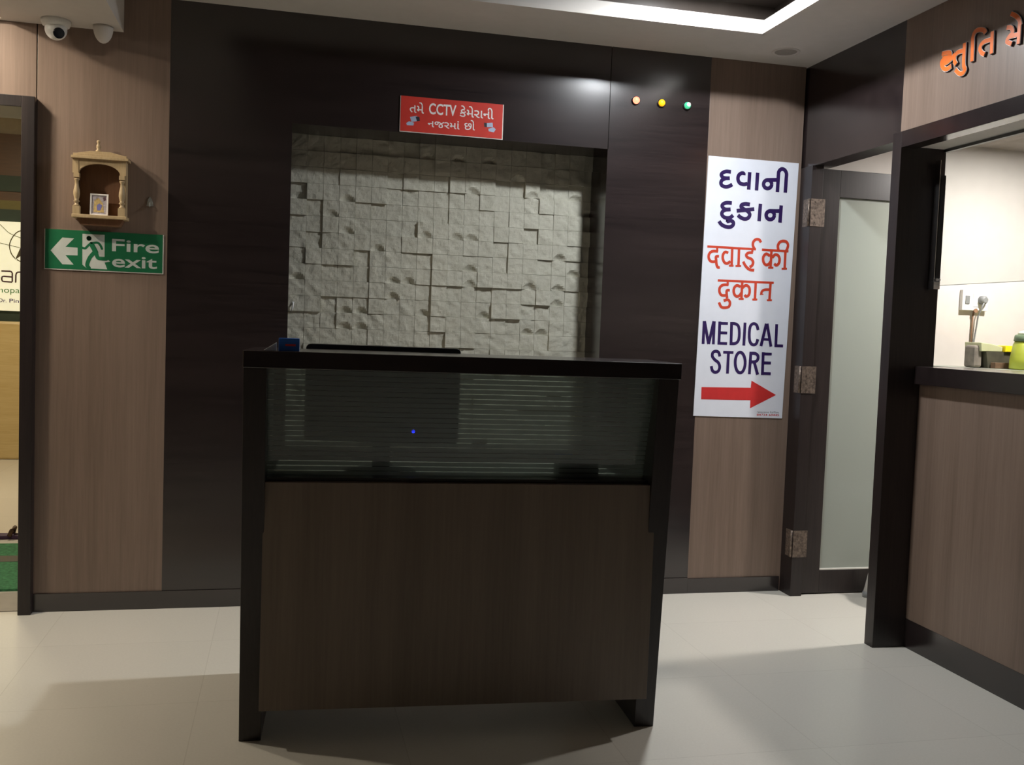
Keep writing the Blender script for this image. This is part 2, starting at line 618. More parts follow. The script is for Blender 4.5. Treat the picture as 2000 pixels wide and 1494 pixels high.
# ------------------------------------------------------------------ the lettering, in metres on the walls it hangs on
STROKES = {
    'SHOP_GU1': [(0.019,[(2.1284,2.1134),(2.1021,2.1134),(2.083,2.1046),(2.0776,2.0932),(2.0886,2.0829),(2.1054,2.0805),(2.124,2.0821)]),(0.019,[(2.1024,2.0797),(2.0847,2.0716),(2.0776,2.0573),(2.0832,2.0439),(2.1016,2.0383),(2.121,2.0418),(2.1386,2.0524)]),(0.0191,[(2.1977,2.1017),(2.1966,2.1108),(2.1826,2.1098),(2.1697,2.0969),(2.1686,2.0775),(2.1792,2.0616),(2.2007,2.0567),(2.2203,2.0617)]),(0.0191,[(2.2294,2.1192),(2.228,2.0324)]),(0.0192,[(2.2723,2.1195),(2.271,2.0317)]),(0.0193,[(2.3518,2.0679),(2.3495,2.0573),(2.3418,2.0491),(2.3308,2.0456),(2.3196,2.0476),(2.3111,2.0547),(2.3076,2.0649),(2.3099,2.0755),(2.3176,2.0837),(2.3285,2.0873),(2.3397,2.0853),(2.3483,2.0782),(2.3518,2.0679)]),(0.0194,[(2.3248,2.087),(2.3556,2.0897),(2.3833,2.0919)]),(0.0194,[(2.3863,2.1207),(2.3852,2.031)]),(0.0194,[(2.3864,2.1193),(2.3872,2.1319),(2.3959,2.1437),(2.4075,2.1474),(2.4208,2.1419),(2.4302,2.1252),(2.4301,2.1),(2.4288,2.0312)])],
    'SHOP_GU2': [(0.0191,[(2.1414,1.9606),(2.1147,1.9608),(2.0955,1.9535),(2.09,1.9421),(2.1012,1.9303),(2.1165,1.9277),(2.1364,1.9298)]),(0.0191,[(2.115,1.9276),(2.0972,1.9195),(2.0899,1.9047),(2.1003,1.8909),(2.1187,1.8857),(2.1367,1.8895),(2.1512,1.9015)]),(0.0191,[(2.1337,1.888),(2.1253,1.8763),(2.1226,1.8692),(2.1375,1.8743),(2.153,1.8683),(2.1538,1.8544),(2.1392,1.843),(2.1149,1.8432),(2.0917,1.8521),(2.0773,1.8679)]),(0.0193,[(2.239,1.96),(2.215,1.962),(2.1955,1.9558),(2.1931,1.9445),(2.2073,1.9356),(2.2292,1.9259),(2.2411,1.9099),(2.2326,1.8926),(2.213,1.8872),(2.1928,1.893),(2.177,1.904)]),(0.0192,[(2.1689,1.9243),(2.2638,1.9389)]),(0.0193,[(2.296,1.9678),(2.2931,1.8809)]),(0.0195,[(2.3747,1.9154),(2.3723,1.9047),(2.3646,1.8965),(2.3536,1.893),(2.3424,1.8951),(2.3338,1.9023),(2.3302,1.9126),(2.3326,1.9233),(2.3403,1.9314),(2.3513,1.9349),(2.3625,1.9328),(2.3711,1.9257),(2.3747,1.9154)]),(0.0195,[(2.3457,1.9351),(2.3797,1.9367),(2.406,1.9384)]),(0.0195,[(2.41,1.9667),(2.4077,1.8808)])],
    'SHOP_HI1': [(0.0114,[(2.0211,1.7404),(2.2845,1.7403)]),(0.0114,[(2.0741,1.7372),(2.0761,1.719)]),(0.014,[(2.08,1.7198),(2.0503,1.7182),(2.0344,1.7061),(2.0311,1.6877),(2.0395,1.6714),(2.0546,1.6667),(2.0726,1.6701)]),(0.014,[(2.0862,1.6952),(2.0708,1.6928),(2.0717,1.6761),(2.0751,1.655),(2.0825,1.6407),(2.0934,1.6412)]),(0.014,[(2.1351,1.7145),(2.1182,1.7182),(2.1074,1.7039),(2.1077,1.6841),(2.1176,1.6663),(2.1328,1.6625),(2.1489,1.674)]),(0.0134,[(2.1554,1.7385),(2.1566,1.6545)]),(0.0096,[(2.1417,1.6516),(2.1667,1.6528)]),(0.0135,[(2.1923,1.7375),(2.1934,1.6548)]),(0.0096,[(2.1775,1.6515),(2.2075,1.6531)]),(0.0116,[(2.2644,1.7383),(2.2652,1.7245)]),(0.0142,[(2.2686,1.7232),(2.2435,1.7203),(2.2324,1.709),(2.2414,1.6972),(2.262,1.6905),(2.2722,1.6757),(2.2671,1.6585),(2.2541,1.6502)]),(0.0141,[(2.218,1.676),(2.2319,1.6552),(2.2547,1.6379),(2.2801,1.636)]),(0.0141,[(2.276,1.742),(2.2668,1.7569),(2.2674,1.7753),(2.2802,1.7889),(2.2987,1.7894),(2.3096,1.7761)]),(0.0116,[(2.3166,1.7405),(2.4633,1.7397)]),(0.0142,[(2.3624,1.7112),(2.3415,1.7209),(2.327,1.7062),(2.3273,1.6831),(2.3394,1.6668),(2.3563,1.6692),(2.3689,1.6868)]),(0.0136,[(2.3693,1.7393),(2.3689,1.6559)]),(0.0097,[(2.3555,1.6521),(2.3844,1.6536)]),(0.0143,[(2.3748,1.7026),(2.3892,1.7188),(2.4064,1.7166),(2.4159,1.7),(2.4137,1.6782),(2.4007,1.6668),(2.3877,1.6738)]),(0.0137,[(2.4463,1.7373),(2.4469,1.6551)]),(0.0098,[(2.4307,1.6512),(2.4597,1.6526)]),(0.0143,[(2.4065,1.7444),(2.403,1.7643),(2.4113,1.7818),(2.4296,1.7899),(2.4486,1.7869),(2.4587,1.772),(2.4557,1.7533),(2.447,1.7373)])],
    'SHOP_HI2': [(0.0115,[(2.0858,1.5761),(2.391,1.578)]),(0.0115,[(2.1392,1.5725),(2.1411,1.5572)]),(0.014,[(2.1451,1.5568),(2.1152,1.5545),(2.0993,1.5415),(2.0976,1.5216),(2.1078,1.5051),(2.1246,1.5028),(2.1411,1.5066)]),(0.0141,[(2.1532,1.5301),(2.1373,1.5279),(2.1377,1.508),(2.141,1.4897)]),(0.0141,[(2.1226,1.4766),(2.1457,1.4822),(2.1571,1.4689),(2.1525,1.4487),(2.1311,1.4426),(2.1109,1.4461),(2.0981,1.4679)]),(0.0135,[(2.2185,1.5746),(2.2182,1.493)]),(0.0097,[(2.2033,1.4893),(2.2308,1.4904)]),(0.0141,[(2.2107,1.5496),(2.1903,1.5558),(2.176,1.5419),(2.1755,1.5188),(2.1881,1.5025),(2.2048,1.5047),(2.2167,1.5207)]),(0.0141,[(2.2195,1.5439),(2.2388,1.5586),(2.2562,1.5501),(2.2613,1.5303),(2.2567,1.5101),(2.2435,1.5033),(2.2347,1.5107)]),(0.0136,[(2.292,1.5734),(2.2921,1.493)]),(0.0097,[(2.2774,1.4893),(2.3051,1.4905)]),(0.0137,[(2.3734,1.5756),(2.3719,1.4933)]),(0.0097,[(2.3578,1.489),(2.3857,1.4902)]),(0.013,[(2.3719,1.543),(2.343,1.5411),(2.3282,1.5317),(2.325,1.5161)]),(0.0195,[(2.3272,1.5193),(2.3278,1.5147)])],
    'NAME_GU': [(0.0176,[(3.4326,2.4508),(3.4033,2.4475),(3.3877,2.4416),(3.3866,2.4307),(3.4042,2.4281),(3.4295,2.432)]),(0.0175,[(3.415,2.4255),(3.4342,2.4224),(3.4327,2.4067),(3.4171,2.3884),(3.3973,2.3835),(3.38,2.3881)]),(0.0176,[(3.4247,2.4101),(3.3999,2.4109),(3.3734,2.4201),(3.3606,2.4274)]),(0.0171,[(3.3131,2.4306),(3.3397,2.4324),(3.3575,2.423),(3.3586,2.4057),(3.3492,2.3909)]),(0.017,[(3.3048,2.4545),(3.3036,2.3846),(3.2986,2.3642),(3.293,2.3541),(3.3051,2.344),(3.3266,2.3484),(3.3469,2.3656)]),(0.0169,[(3.2566,2.3795),(3.2585,2.4419),(3.2596,2.468),(3.2484,2.4845),(3.2259,2.4858),(3.2002,2.4759),(3.1931,2.4663)]),(0.0164,[(3.1545,2.4561),(3.152,2.3811)]),(0.0164,[(3.1643,2.4313),(3.1938,2.4327),(3.2128,2.4243),(3.2152,2.4097),(3.2051,2.3943),(3.1921,2.3866)]),(0.0158,[(3.0769,2.4501),(3.0584,2.4448),(3.0491,2.4258),(3.0659,2.4142),(3.075,2.4003),(3.0533,2.3871)]),(0.0158,[(3.0582,2.4138),(3.0226,2.411)]),(0.0155,[(3.0168,2.4471),(3.0172,2.379)]),(0.0156,[(3.0129,2.4424),(3.0212,2.4627),(3.0388,2.4806),(3.0603,2.4943)]),(0.0153,[(2.9566,2.4418),(2.978,2.4375),(2.9639,2.4157),(2.9744,2.3975),(2.9564,2.3853)])],
    'FIRE_MAN': [(0.0201,[(-0.828,1.6194),(-0.8277,1.6187)]),(0.0201,[(-0.8173,1.5948),(-0.7995,1.5605)]),(0.0094,[(-0.8208,1.5983),(-0.8346,1.5839),(-0.8425,1.576),(-0.8536,1.5776)]),(0.0094,[(-0.8139,1.5998),(-0.793,1.6025),(-0.7814,1.5912),(-0.7753,1.5774)]),(0.0159,[(-0.7995,1.5605),(-0.7912,1.5386),(-0.7765,1.5357),(-0.7572,1.5356)]),(0.0158,[(-0.8065,1.5601),(-0.8236,1.537),(-0.8337,1.5067),(-0.8266,1.4929)])],
    'WORD_MEDICAL': [(0.0152,[(2.0235,1.3723),(2.0233,1.2576)]),(0.0152,[(2.0777,1.3729),(2.0784,1.2579)]),(0.0155,[(2.0255,1.3717),(2.0528,1.2582)]),(0.0156,[(2.0753,1.3732),(2.0528,1.2582)]),(0.0153,[(2.1078,1.3725),(2.1082,1.2573)]),(0.0141,[(2.1018,1.3636),(2.1519,1.364)]),(0.0141,[(2.1067,1.3168),(2.1504,1.3168)]),(0.0141,[(2.1013,1.2643),(2.1527,1.264)]),(0.0153,[(2.1715,1.3726),(2.174,1.2572)]),(0.0153,[(2.167,1.3649),(2.1917,1.3643),(2.2096,1.3525),(2.2162,1.3206),(2.214,1.2846),(2.1989,1.267),(2.1707,1.2646)]),(0.0154,[(2.2447,1.3723),(2.244,1.2571)]),(0.0155,[(2.3178,1.3374),(2.3095,1.361),(2.2916,1.3687),(2.2746,1.3548),(2.2706,1.3149),(2.2767,1.2779),(2.2942,1.2625),(2.3117,1.2687),(2.3187,1.2918)]),(0.016,[(2.3617,1.3713),(2.3381,1.257)]),(0.0159,[(2.3659,1.3714),(2.3933,1.2561)]),(0.0128,[(2.3478,1.292),(2.3842,1.2913)]),(0.0156,[(2.4191,1.3707),(2.4201,1.2558)]),(0.0144,[(2.4131,1.262),(2.4606,1.2616)])],
    'WORD_STORE': [(0.0153,[(2.1169,1.1984),(2.1094,1.2182),(2.094,1.2241),(2.0785,1.2172),(2.0762,1.1983),(2.0901,1.1814),(2.1096,1.168),(2.1188,1.1467),(2.1118,1.1246),(2.0942,1.1188),(2.0799,1.1275),(2.0731,1.1492)]),(0.0142,[(2.1338,1.2204),(2.1895,1.2202)]),(0.0154,[(2.1624,1.2205),(2.1623,1.1137)]),(0.0155,[(2.256,1.172),(2.2555,1.156),(2.2524,1.1415),(2.247,1.1299),(2.2398,1.1224),(2.2316,1.1197),(2.223,1.122),(2.2151,1.1291),(2.2084,1.1404),(2.2038,1.1546),(2.2016,1.1705),(2.2021,1.1865),(2.2052,1.2009),(2.2106,1.2125),(2.2178,1.22),(2.226,1.2228),(2.2345,1.2205),(2.2425,1.2134),(2.2492,1.2022),(2.2538,1.1879),(2.256,1.172)]),(0.0155,[(2.2849,1.2272),(2.282,1.1137)]),(0.0155,[(2.282,1.2191),(2.309,1.2192),(2.3242,1.2071),(2.3232,1.1872),(2.3084,1.1773),(2.2835,1.1766)]),(0.016,[(2.3041,1.179),(2.3278,1.1125)]),(0.0156,[(2.3523,1.227),(2.3541,1.1116)]),(0.0144,[(2.3461,1.2188),(2.4,1.2188)]),(0.0144,[(2.3519,1.1735),(2.3979,1.1732)]),(0.0144,[(2.3482,1.1199),(2.3997,1.1193)])],
    'HOSP_LOGO': [(0.0091,[(-2.3051,2.0208),(-2.3547,2.0011),(-2.3916,1.9586),(-2.4161,1.9034),(-2.4188,1.8561),(-2.4029,1.8031),(-2.3747,1.7642)]),(0.0052,[(-2.5099,2.0691),(-2.4726,2.0345),(-2.4166,1.984),(-2.3232,1.9476)]),(0.0052,[(-2.5088,1.8969),(-2.4345,1.8822),(-2.335,1.862)]),(0.0091,[(-2.3591,1.7548),(-2.3216,1.7365),(-2.284,1.7283)])],
    'HOSP_AN': [(0.013,[(-2.5053,1.6497),(-2.5047,1.5487)]),(0.013,[(-2.4855,1.6473),(-2.408,1.6478)]),(0.013,[(-2.408,1.6478),(-2.3955,1.6349),(-2.3949,1.5538)]),(0.013,[(-2.3984,1.5976),(-2.4697,1.6009)]),(0.013,[(-2.4697,1.6009),(-2.482,1.5902),(-2.4806,1.5633),(-2.4694,1.5537),(-2.3949,1.5518)]),(0.013,[(-2.3669,1.5483),(-2.3656,1.6228),(-2.3551,1.6422),(-2.2959,1.6478)])],
}
SHAPES = {
    'FIRE_ARROW': [(-0.979,1.5602),(-0.9333,1.6168),(-0.8868,1.6157),(-0.9209,1.578),(-0.8726,1.577),(-0.8723,1.5437),(-0.9206,1.543),(-0.8874,1.504),(-0.9322,1.5036)],
    'FIRE_DOOR': [(-0.8542,1.6372),(-0.7655,1.6375),(-0.7644,1.5438),(-0.7413,1.5244),(-0.7641,1.5195),(-0.7532,1.4902),(-0.8353,1.491),(-0.8528,1.5058)],
    'FIRE_SIGN': [(-1.0037,1.6451),(-0.5238,1.6562),(-0.5257,1.4788),(-1.004,1.4816)],
    'SHOP_ARROW': [(2.0261,1.0432),(2.2936,1.0453),(2.2958,1.0816),(2.4356,1.0118),(2.2951,0.9413),(2.295,0.9822),(2.0268,0.9821)],
    'SHOP_SIGN': [(2.0063,2.1838),(2.496,2.1825),(2.4761,0.8927),(1.9898,0.8985)],
    'CAMA': [(0.5303,2.2466),(0.5623,2.2541),(0.5729,2.2323),(0.5386,2.2246)],
    'CAMB': [(0.8805,2.2481),(0.9161,2.2527),(0.9186,2.2315),(0.8828,2.2302)],
    'CAMA_F': [(0.5559,2.2503),(0.574,2.2502),(0.5762,2.2326),(0.5631,2.2299)],
    'CAMA_B': [(0.5142,2.2177),(0.527,2.2269),(0.5501,2.2223),(0.5473,2.2092),(0.5177,2.2083)],
    'CAMB_F': [(0.8754,2.2494),(0.889,2.2488),(0.8897,2.2301),(0.8777,2.2305)],
    'CAMB_B': [(0.8967,2.2231),(0.922,2.2318),(0.9326,2.2228),(0.9228,2.2088),(0.8988,2.2118)],
    'HOSP_FIN': [(-2.3746,1.7507),(-2.3227,1.8816),(-2.248,1.906),(-2.2473,1.8249),(-2.322,1.7939)],
}
BOXES = {
    'MEDICAL': (2.0161,2.4584,1.2572,1.3728),
    'STORE': (2.0711,2.4021,1.1133,1.2287),
    'SMALL1': (2.3357,2.4566,0.9182,0.9283),
    'SMALL2': (2.3344,2.4583,0.9039,0.9143),
    'FIRE': (-0.7348,-0.5433,1.5691,1.6224),
    'EXIT': (-0.7339,-0.5507,1.5013,1.5511),
    'CCTV': (0.6165,0.7435,2.2666,2.3173),
    'G1': (0.5283,0.5935,2.2667,2.3162),
    'G2': (0.759,0.9197,2.2674,2.3192),
    'G3': (0.6134,0.7611,2.2081,2.2459),
    'G4': (0.7835,0.8329,2.2098,2.256),
    'HOPAE': (-2.506,-2.2915,1.4386,1.5063),
    'DRP': (-2.5054,-2.297,1.3681,1.4026),
}


# ------------------------------------------------------------------ the setting
YB = 4.485          # face of the back wall
XR = 2.523          # face of the right wall
ZC = 2.66           # ceiling

struct(MB().box(-4.2, 5.4, -2.6, 9.9, -0.05, 0.0).build('floor', M['floor'], at=(0, 0, 0)))

# ceiling with its sunken tray
cl = MB()
TX0, TX1, TY0, TY1 = -0.3, 2.055, 1.0, 4.062
cl.box(-3.3, TX0, -2.6, YB + 0.3, ZC, ZC + 0.06)
cl.box(TX1, XR + 0.13, -2.6, YB + 0.3, ZC, ZC + 0.06)
cl.box(TX0, TX1, TY1, YB + 0.3, ZC, ZC + 0.06)
cl.box(TX0, TX1, -2.6, TY0, ZC, ZC + 0.06)
ceiling = struct(cl.build('ceiling', M['ceiling']))
tr = MB()
tr.box(TX0 - 0.14, TX1 + 0.14, TY1 + 0.10, TY1 + 0.14, ZC + 0.06, 2.815)
tr.box(TX1 + 0.10, TX1 + 0.14, TY0 - 0.14, TY1 + 0.10, ZC + 0.06, 2.815)
tr.box(TX0 - 0.14, TX0 - 0.10, TY0 - 0.14, TY1 + 0.10, ZC + 0.06, 2.815)
tr.box(TX0 - 0.10, TX1 + 0.10, TY0 - 0.14, TY0 - 0.10, ZC + 0.06, 2.815)
tr.box(TX0 - 0.14, TX1 + 0.14, TY0 - 0.14, TY1 + 0.14, 2.815, 2.86)
struct(tr.build('trim_1', plain('tray_brown_laminate', (0.11, 0.088, 0.075), 0.3)), 'dark laminate lining of the ceiling tray')
# thin white bead under the lip of the tray
bd = MB()
bd.box(TX0, TX1 - 0.0, TY1 - 0.012, TY1, ZC - 0.006, ZC + 0.012)
bd.box(TX1 - 0.012, TX1, TY0, TY1, ZC - 0.006, ZC + 0.012)
struct(bd.build('trim_2', M['white_wall']), 'white bead round the ceiling tray')

# dropped soffit over the left doorway
sf = MB()
sf.box(-3.2, -2.1, 1.4, YB, 2.50, ZC)
sf.box(-1.17, -0.70, 1.4, YB, 2.50, ZC)
sf.box(-2.1, -1.17, 1.4, 3.5, 2.50, ZC)
sf.box(-2.1, -1.17, 4.452, YB, 2.50, ZC)
sf.box(-2.1, -1.17, 3.5, 4.452, 2.622, ZC)
struct(sf.build('trim_3', M['ceiling']), 'lowered ceiling soffit over the doorway')

# back wall with the niche
NX0, NX1, NZ0, NZ1 = 0.008, 1.485, 0.72, 2.176
wb = MB()
wb.box(-0.51, NX0, YB, 4.74, 0, ZC)
wb.box(NX1 + 0.003, 2.0, YB, 4.74, NZ1, ZC)
wb.box(NX1, 2.0, YB, 4.74, 0, NZ1)
wb.box(NX0, NX1, YB, 4.74, NZ1, ZC)
wb.box(NX0, NX1, YB, 4.74, 0, NZ0)
wb.box(-0.51, 2.0, 4.74, 4.80, 0, ZC)
struct(wb.build('wall_back', M['dark_h']))

# stone cladding inside the niche: square blocks at different depths
def stone_panel():
    cell = 0.0755
    res = 10
    nx, nz = 20, 20
    x0, z0 = NX0, NZ1 - nz * cell
    rnd = random.Random(11)
    H = [[0.0] * nx for _ in range(nz)]
    for j in range(nz):
        for i in range(nx):
            H[j][i] = rnd.choice((0.0, 0.005, 0.010, 0.014))
    done = set()
    for j in range(nz):
        for i in range(nx):
            if (i, j) in done:
                continue
            w, h = rnd.choice(((1, 1), (2, 1), (1, 1), (2, 2), (1, 2), (3, 1), (2, 1), (3, 2), (1, 1)))
            for b in range(j, min(nz, j + h)):
                for a in range(i, min(nx, i + w)):
                    if (a, b) not in done:
                        H[b][a] = H[j][i]
                        done.add((a, b))
    tilt = [[(rnd.uniform(-.001, .001), rnd.uniform(-.0012, .0015), rnd.random() < 0.15, rnd.random() < 0.35) for _ in range(nx)] for _ in range(nz)]
    mb = MB()
    eps = 0.0007
    xs, zs = [], []
    for axis, n, o0 in ((xs, nx, x0), (zs, nz, z0)):
        for i in range(n):
            for k in range(res):
                axis.append((i, o0 + i * cell + eps + (k / (res - 1)) * (cell - 2 * eps), 0))
            axis.append((i, o0 + (i + 1) * cell, 1))       # the joint between two blocks
    W = len(xs)
    Hn = len(zs)
    for (j, z, gz) in zs:
        for (i, x, gx) in xs:
            u = (x - x0) / cell - i
            v = (z - z0) / cell - j
            tx, tz, scoop, chip = tilt[j][i]
            h = H[j][i] + tx * (u - .5) * 2 + tz * (v - .5) * 2
            if scoop:
                s = 1 - ((u - .5) / .46) ** 2 - (v / .42) ** 2
                if s > 0:
                    h -= 0.016 * s
            q = Vector((x * 26, z * 26, 3.1))
            h += 0.0032 * noise.fractal(q, 1.0, 2.0, 4)
            if chip:
                h += 0.003 * noise.noise(Vector((x * 14 + 9, z * 30 + x * 22, 1.7)))
            if gz or gx:
                h = min(h, H[min(j + gz, nz - 1)][min(i + gx, nx - 1)]) - 0.0045
            mb.v.append((min(max(x, NX0), NX1), 4.735 - 0.012 - h, z))
    for b in range(Hn - 1):
        for a in range(W - 1):
            mb._face([b * W + a, b * W + a + 1, (b + 1) * W + a + 1, (b + 1) * W + a])
    return mb


struct(stone_panel().build('wall_niche', M['stone']), 'split-face stone cladding in the recess')

# brown panels, skirting
struct(MB().box(-1.038, -0.51, YB, 4.72, 0, ZC).build('trim_4', M['brown_v'], bevel=0.001), 'brown wood-grain panel beside the left doorway')
struct(MB().box(-2.6, -1.042, YB, 4.72, 2.19, ZC).build('trim_5', M['brown_v'], bevel=0.001), 'brown wood-grain panel over the left doorway')
struct(MB().box(2.0, 2.513, YB, 4.72, 0, ZC).build('trim_6', M['brown_v'], bevel=0.001), 'brown wood-grain panel beside the glazed door')
bb = MB()
bb.box(-1.035, 2.0, YB - 0.006, YB, 0, 0.08)
bb.box(2.0, 2.505, YB - 0.006, YB, 0, 0.076)
struct(bb.build('baseboard_back', M['dark_h'], bevel=0.001))
struct(MB().box(-3.2, -2.25, YB, 4.72, 0, 2.50).build('wall_back_left', M['brown_v']))

# left doorway frame
fr = MB()
fr.box(-1.087, -1.036, 4.437, 4.72, 0, 2.19)
fr.box(-2.25, -2.20, 4.437, 4.72, 0, 2.19)
fr.box(-2.20, -1.087, 4.437, 4.72, 2.143, 2.19)
struct(fr.build('door_1', M['dark_v'], bevel=0.002), 'dark frame of the open left doorway')

# right wall: beam over the door, brown panel over the hatch, corner post
struct(MB().box(XR, XR + 0.11, 3.69, YB + 0.24, 2.158, ZC).build('wall_right', M['dark_h']))
struct(MB().box(XR, XR + 0.11, 0.4, 3.69, 2.170, ZC).build('trim_7', M['brown_v'], bevel=0.001), 'brown wood-grain panel over the pharmacy hatch')
po = MB()
po.box(2.513, 2.575, 4.375, YB + 0.24, 0, 2.158)
struct(po.build('trim_8', M['dark_v'], bevel=0.001), 'dark corner post that carries the door hinges')
struct(MB().box(XR, XR + 0.11, -2.6, 0.4, 0, ZC).build('wall_right_front', M['hall_wall']))

# pharmacy hatch: post, header, soffit, raised glass sash
hatch = MB().box(2.46, 2.675, 3.588, 3.648, 0, 2.172).build('window_1', M['dark_v'], bevel=0.0015, at=(2.56, 3.62, 0))
struct(hatch, 'dark framed pharmacy hatch with a raised glass sash')
MB().box(2.46, 2.53, 0.4, 3.588, 2.105, 2.172).build('header', M['dark_h'], hatch, bevel=0.0015)
MB().box(2.53, 2.675, 0.4, 3.588, 2.112, 2.150).build('soffit', M['ceiling'], hatch)
MB().box(2.662, 2.678, 0.4, 3.588, 2.100, 2.112).build('soffit_bead', M['black_plastic'], hatch)
sash = MB().box(2.648, 2.654, 0.6, 3.56, 1.545, 2.11).build('sash_pane', M['sash_glass'], hatch)
MB().box(2.647, 2.655, 0.6, 3.56, 1.5428, 1.545).build('sash_edge', plain('polished_glass_edge', (0.50, 0.52, 0.48), 0.2), hatch)
st = MB()
st.box(2.634, 2.657, 3.556, 3.586, 1.53, 2.00)
st.build('sash_stile', M['black_plastic'], hatch)
MB().box(2.624, 2.6275, 3.552, 3.585, 1.56, 2.06).build('guide_rail', M['steel'], hatch)
lt = MB()
lt.box(2.620, 2.650, 3.545, 3.587, 1.528, 1.558)
lt.lathe([(0.006, 0), (0.006, 0.012)], (2.626, 3.533, 1.566), 'y', 10)
lt.lathe([(0.006, 0), (0.006, 0.012)], (2.638, 3.533, 1.566), 'y', 10)
lt.build('latch', M['steel'], hatch, bevel=0.001)

# glazed door, open against the inner back wall
dl = MB()
DX0, DX1, DY0, DY1 = 2.578, 3.235, 4.40, 4.438
dl.box(DX0, DX0 + 0.108, DY0, DY1, 0.006, 2.150)
dl.box(DX1 - 0.108, DX1, DY0, DY1, 0.006, 2.150)
dl.box(DX0 + 0.108, DX1 - 0.108, DY0, DY1, 2.015, 2.150)
dl.box(DX0 + 0.108, DX1 - 0.108, DY0, DY1, 0.006, 0.125)
door = struct(dl.build('door_2', M['dark_v'], bevel=0.0015, at=(2.578, 4.42, 0)), 'dark framed door with a frosted glass pane, standing open')
MB().box(DX0 + 0.104, DX1 - 0.104, DY0 + 0.014, DY1 - 0.014, 0.12, 2.02).build('glass_pane', M['door_glass'], door)
bd2 = MB()
bd2.box(DX0 + 0.108, DX1 - 0.108, DY0 + 0.001, DY0 + 0.014, 0.125, 0.131)
bd2.build('glazing_bead', M['sign_edge'], door)
for hz in (1.86, 1.03, 0.20):
    hm = MB()
    hm.box(2.5095, 2.513, 4.384, 4.440, hz, hz + 0.135)
    hm.lathe([(0.007, 0), (0.007, 0.135)], (2.5085, 4.384, hz), 'z', 10)
    hm.box(2.513, 2.590, 4.3715, 4.375, hz, hz + 0.135)
    for q in (0.02, 0.055, 0.09, 0.12):
        hm.lathe([(0.005, 0), (0.005, 0.002)], (2.54, 4.3695, hz + q), 'y', 8)
    hm.build('hinge', M['brass'], door)

# rooms behind and around
struct(MB().box(2.575, 5.3, 4.56, 4.70, 0, 2.5).build('wall_inner_back', M['white_wall']))
struct(MB().box(5.2, 5.3, 0.4, 4.56, 0, 2.5).build('wall_inner_right', M['white_wall']))
struct(MB().box(XR + 0.11, 5.3, 0.3, 0.4, 0, 2.5).build('wall_inner_front', M['white_wall']))
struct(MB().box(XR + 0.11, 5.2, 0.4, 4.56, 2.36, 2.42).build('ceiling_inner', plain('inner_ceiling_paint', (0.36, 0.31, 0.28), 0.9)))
struct(MB().box(-3.3, -3.2, -2.6, YB + 0.24, 0, ZC).build('wall_left', M['hall_wall']))
struct(MB().box(-3.2, XR + 0.11, -2.7, -2.6, 0, ZC).build('wall_front', M['hall_wall']))
struct(MB().box(-1.035, -0.95, 4.80, 9.62, 0, 3.1).build('wall_corridor_right', M['cream_wall']))
struct(MB().box(-4.2, -4.1, 4.72, 9.62, 0, 3.1).build('wall_corridor_left', M['cream_wall']))
struct(MB().box(-4.2, -0.95, 4.72, 9.62, 3.06, 3.12).build('ceiling_corridor', M['ceiling']))
struct(MB().box(-4.1, -3.2, 4.72, 4.80, 0, 3.06).build('wall_corridor_front', M['cream_wall']))
struct(MB().box(-3.3, -0.95, 4.72, 4.80, 2.19, 3.06).build('wall_corridor_over_door', M['cream_wall']))
fw = MB()
fw.box(-4.1, -1.035, 9.60, 9.70, 0, 3.06, 0)
fw.box(-4.1, -1.035, 9.56, 9.60, 2.50, 2.87, 1)
fw.box(-4.1, -1.035, 9.55, 9.60, 2.36, 2.50, 2)
fw.box(-4.1, -1.035, 9.56, 9.60, 2.28, 2.36, 1)
fw.box(-4.1, -1.035, 9.56, 9.60, 2.20, 2.28, 3)
fw.box(-4.1, -1.035, 9.55, 9.60, 1.20, 2.20, 2)
struct(fw.build('wall_corridor_end', [M['cream_wall'], M['rust_wood'], M['teal'], M['olive']]))
struct(MB().box(-2.20, -1.087, 4.50, 4.80, 0.0, 0.004).build('trim_9', plain('threshold_stone', (0.30, 0.27, 0.23), 0.4)), 'grey threshold strip of the left doorway')

# ------------------------------------------------------------------ lamps
def downlight(name, label, x, y, z, r, mat, lit=True, depth=0.02):
    t = thing(name, label, 'ceiling light', (x, y, z))
    MB().lathe([(r, -0.004), (r + 0.018, -0.004), (r + 0.018, 0.0), (r, 0.0)], (x, y, z), 'z', 32, caps=False).build('trim_ring', M['ceiling'] if not lit else M['white_plastic'], t)
    MB().lathe([(r - 0.001, -0.003), (r - 0.001, -0.001)], (x, y, z), 'z', 32).build('diffuser', mat, t)
    return t


downlight('tray_downlight', 'lit round downlight inside the ceiling tray', 1.69, 3.66, 2.815, 0.062, M['lamp_tray'])
downlight('doorway_downlight', 'warm round downlight in the soffit recess closest to the left doorway', -1.50, 4.15, 2.622, 0.055, M['lamp_door'])
downlight('pharmacy_downlight', 'lit round lamp on the pharmacy ceiling', 3.62, 3.775, 2.36, 0.075, M['lamp_pharmacy'])
downlight('corridor_lamp', 'warm lamp on the corridor ceiling beyond the doorway', -2.3, 7.4, 3.06, 0.25, M['lamp_corridor'])
downlight('doorway_downlight', 'added warm fill lamp in the soffit recess further from the wall', -1.90, 3.72, 2.622, 0.055, M['fill_left'])  # added lamp, lifts the left floor where the desk shadow falls

t = thing('ceiling_downlight', 'unlit round recessed downlight in the ceiling corner above the medical store sign', 'ceiling light', (2.284, 4.278, ZC))
MB().lathe([(0.050, -0.002), (0.064, -0.006), (0.066, 0.0)], (2.284, 4.278, ZC), 'z', 36, caps=False).build('trim_ring', M['ceiling'], t)
MB().lathe([(0.052, -0.0025), (0.052, -0.001)], (2.284, 4.278, ZC), 'z', 36).build('diffuser', plain('unlit_diffuser', (0.36, 0.33, 0.30), 0.5), t)

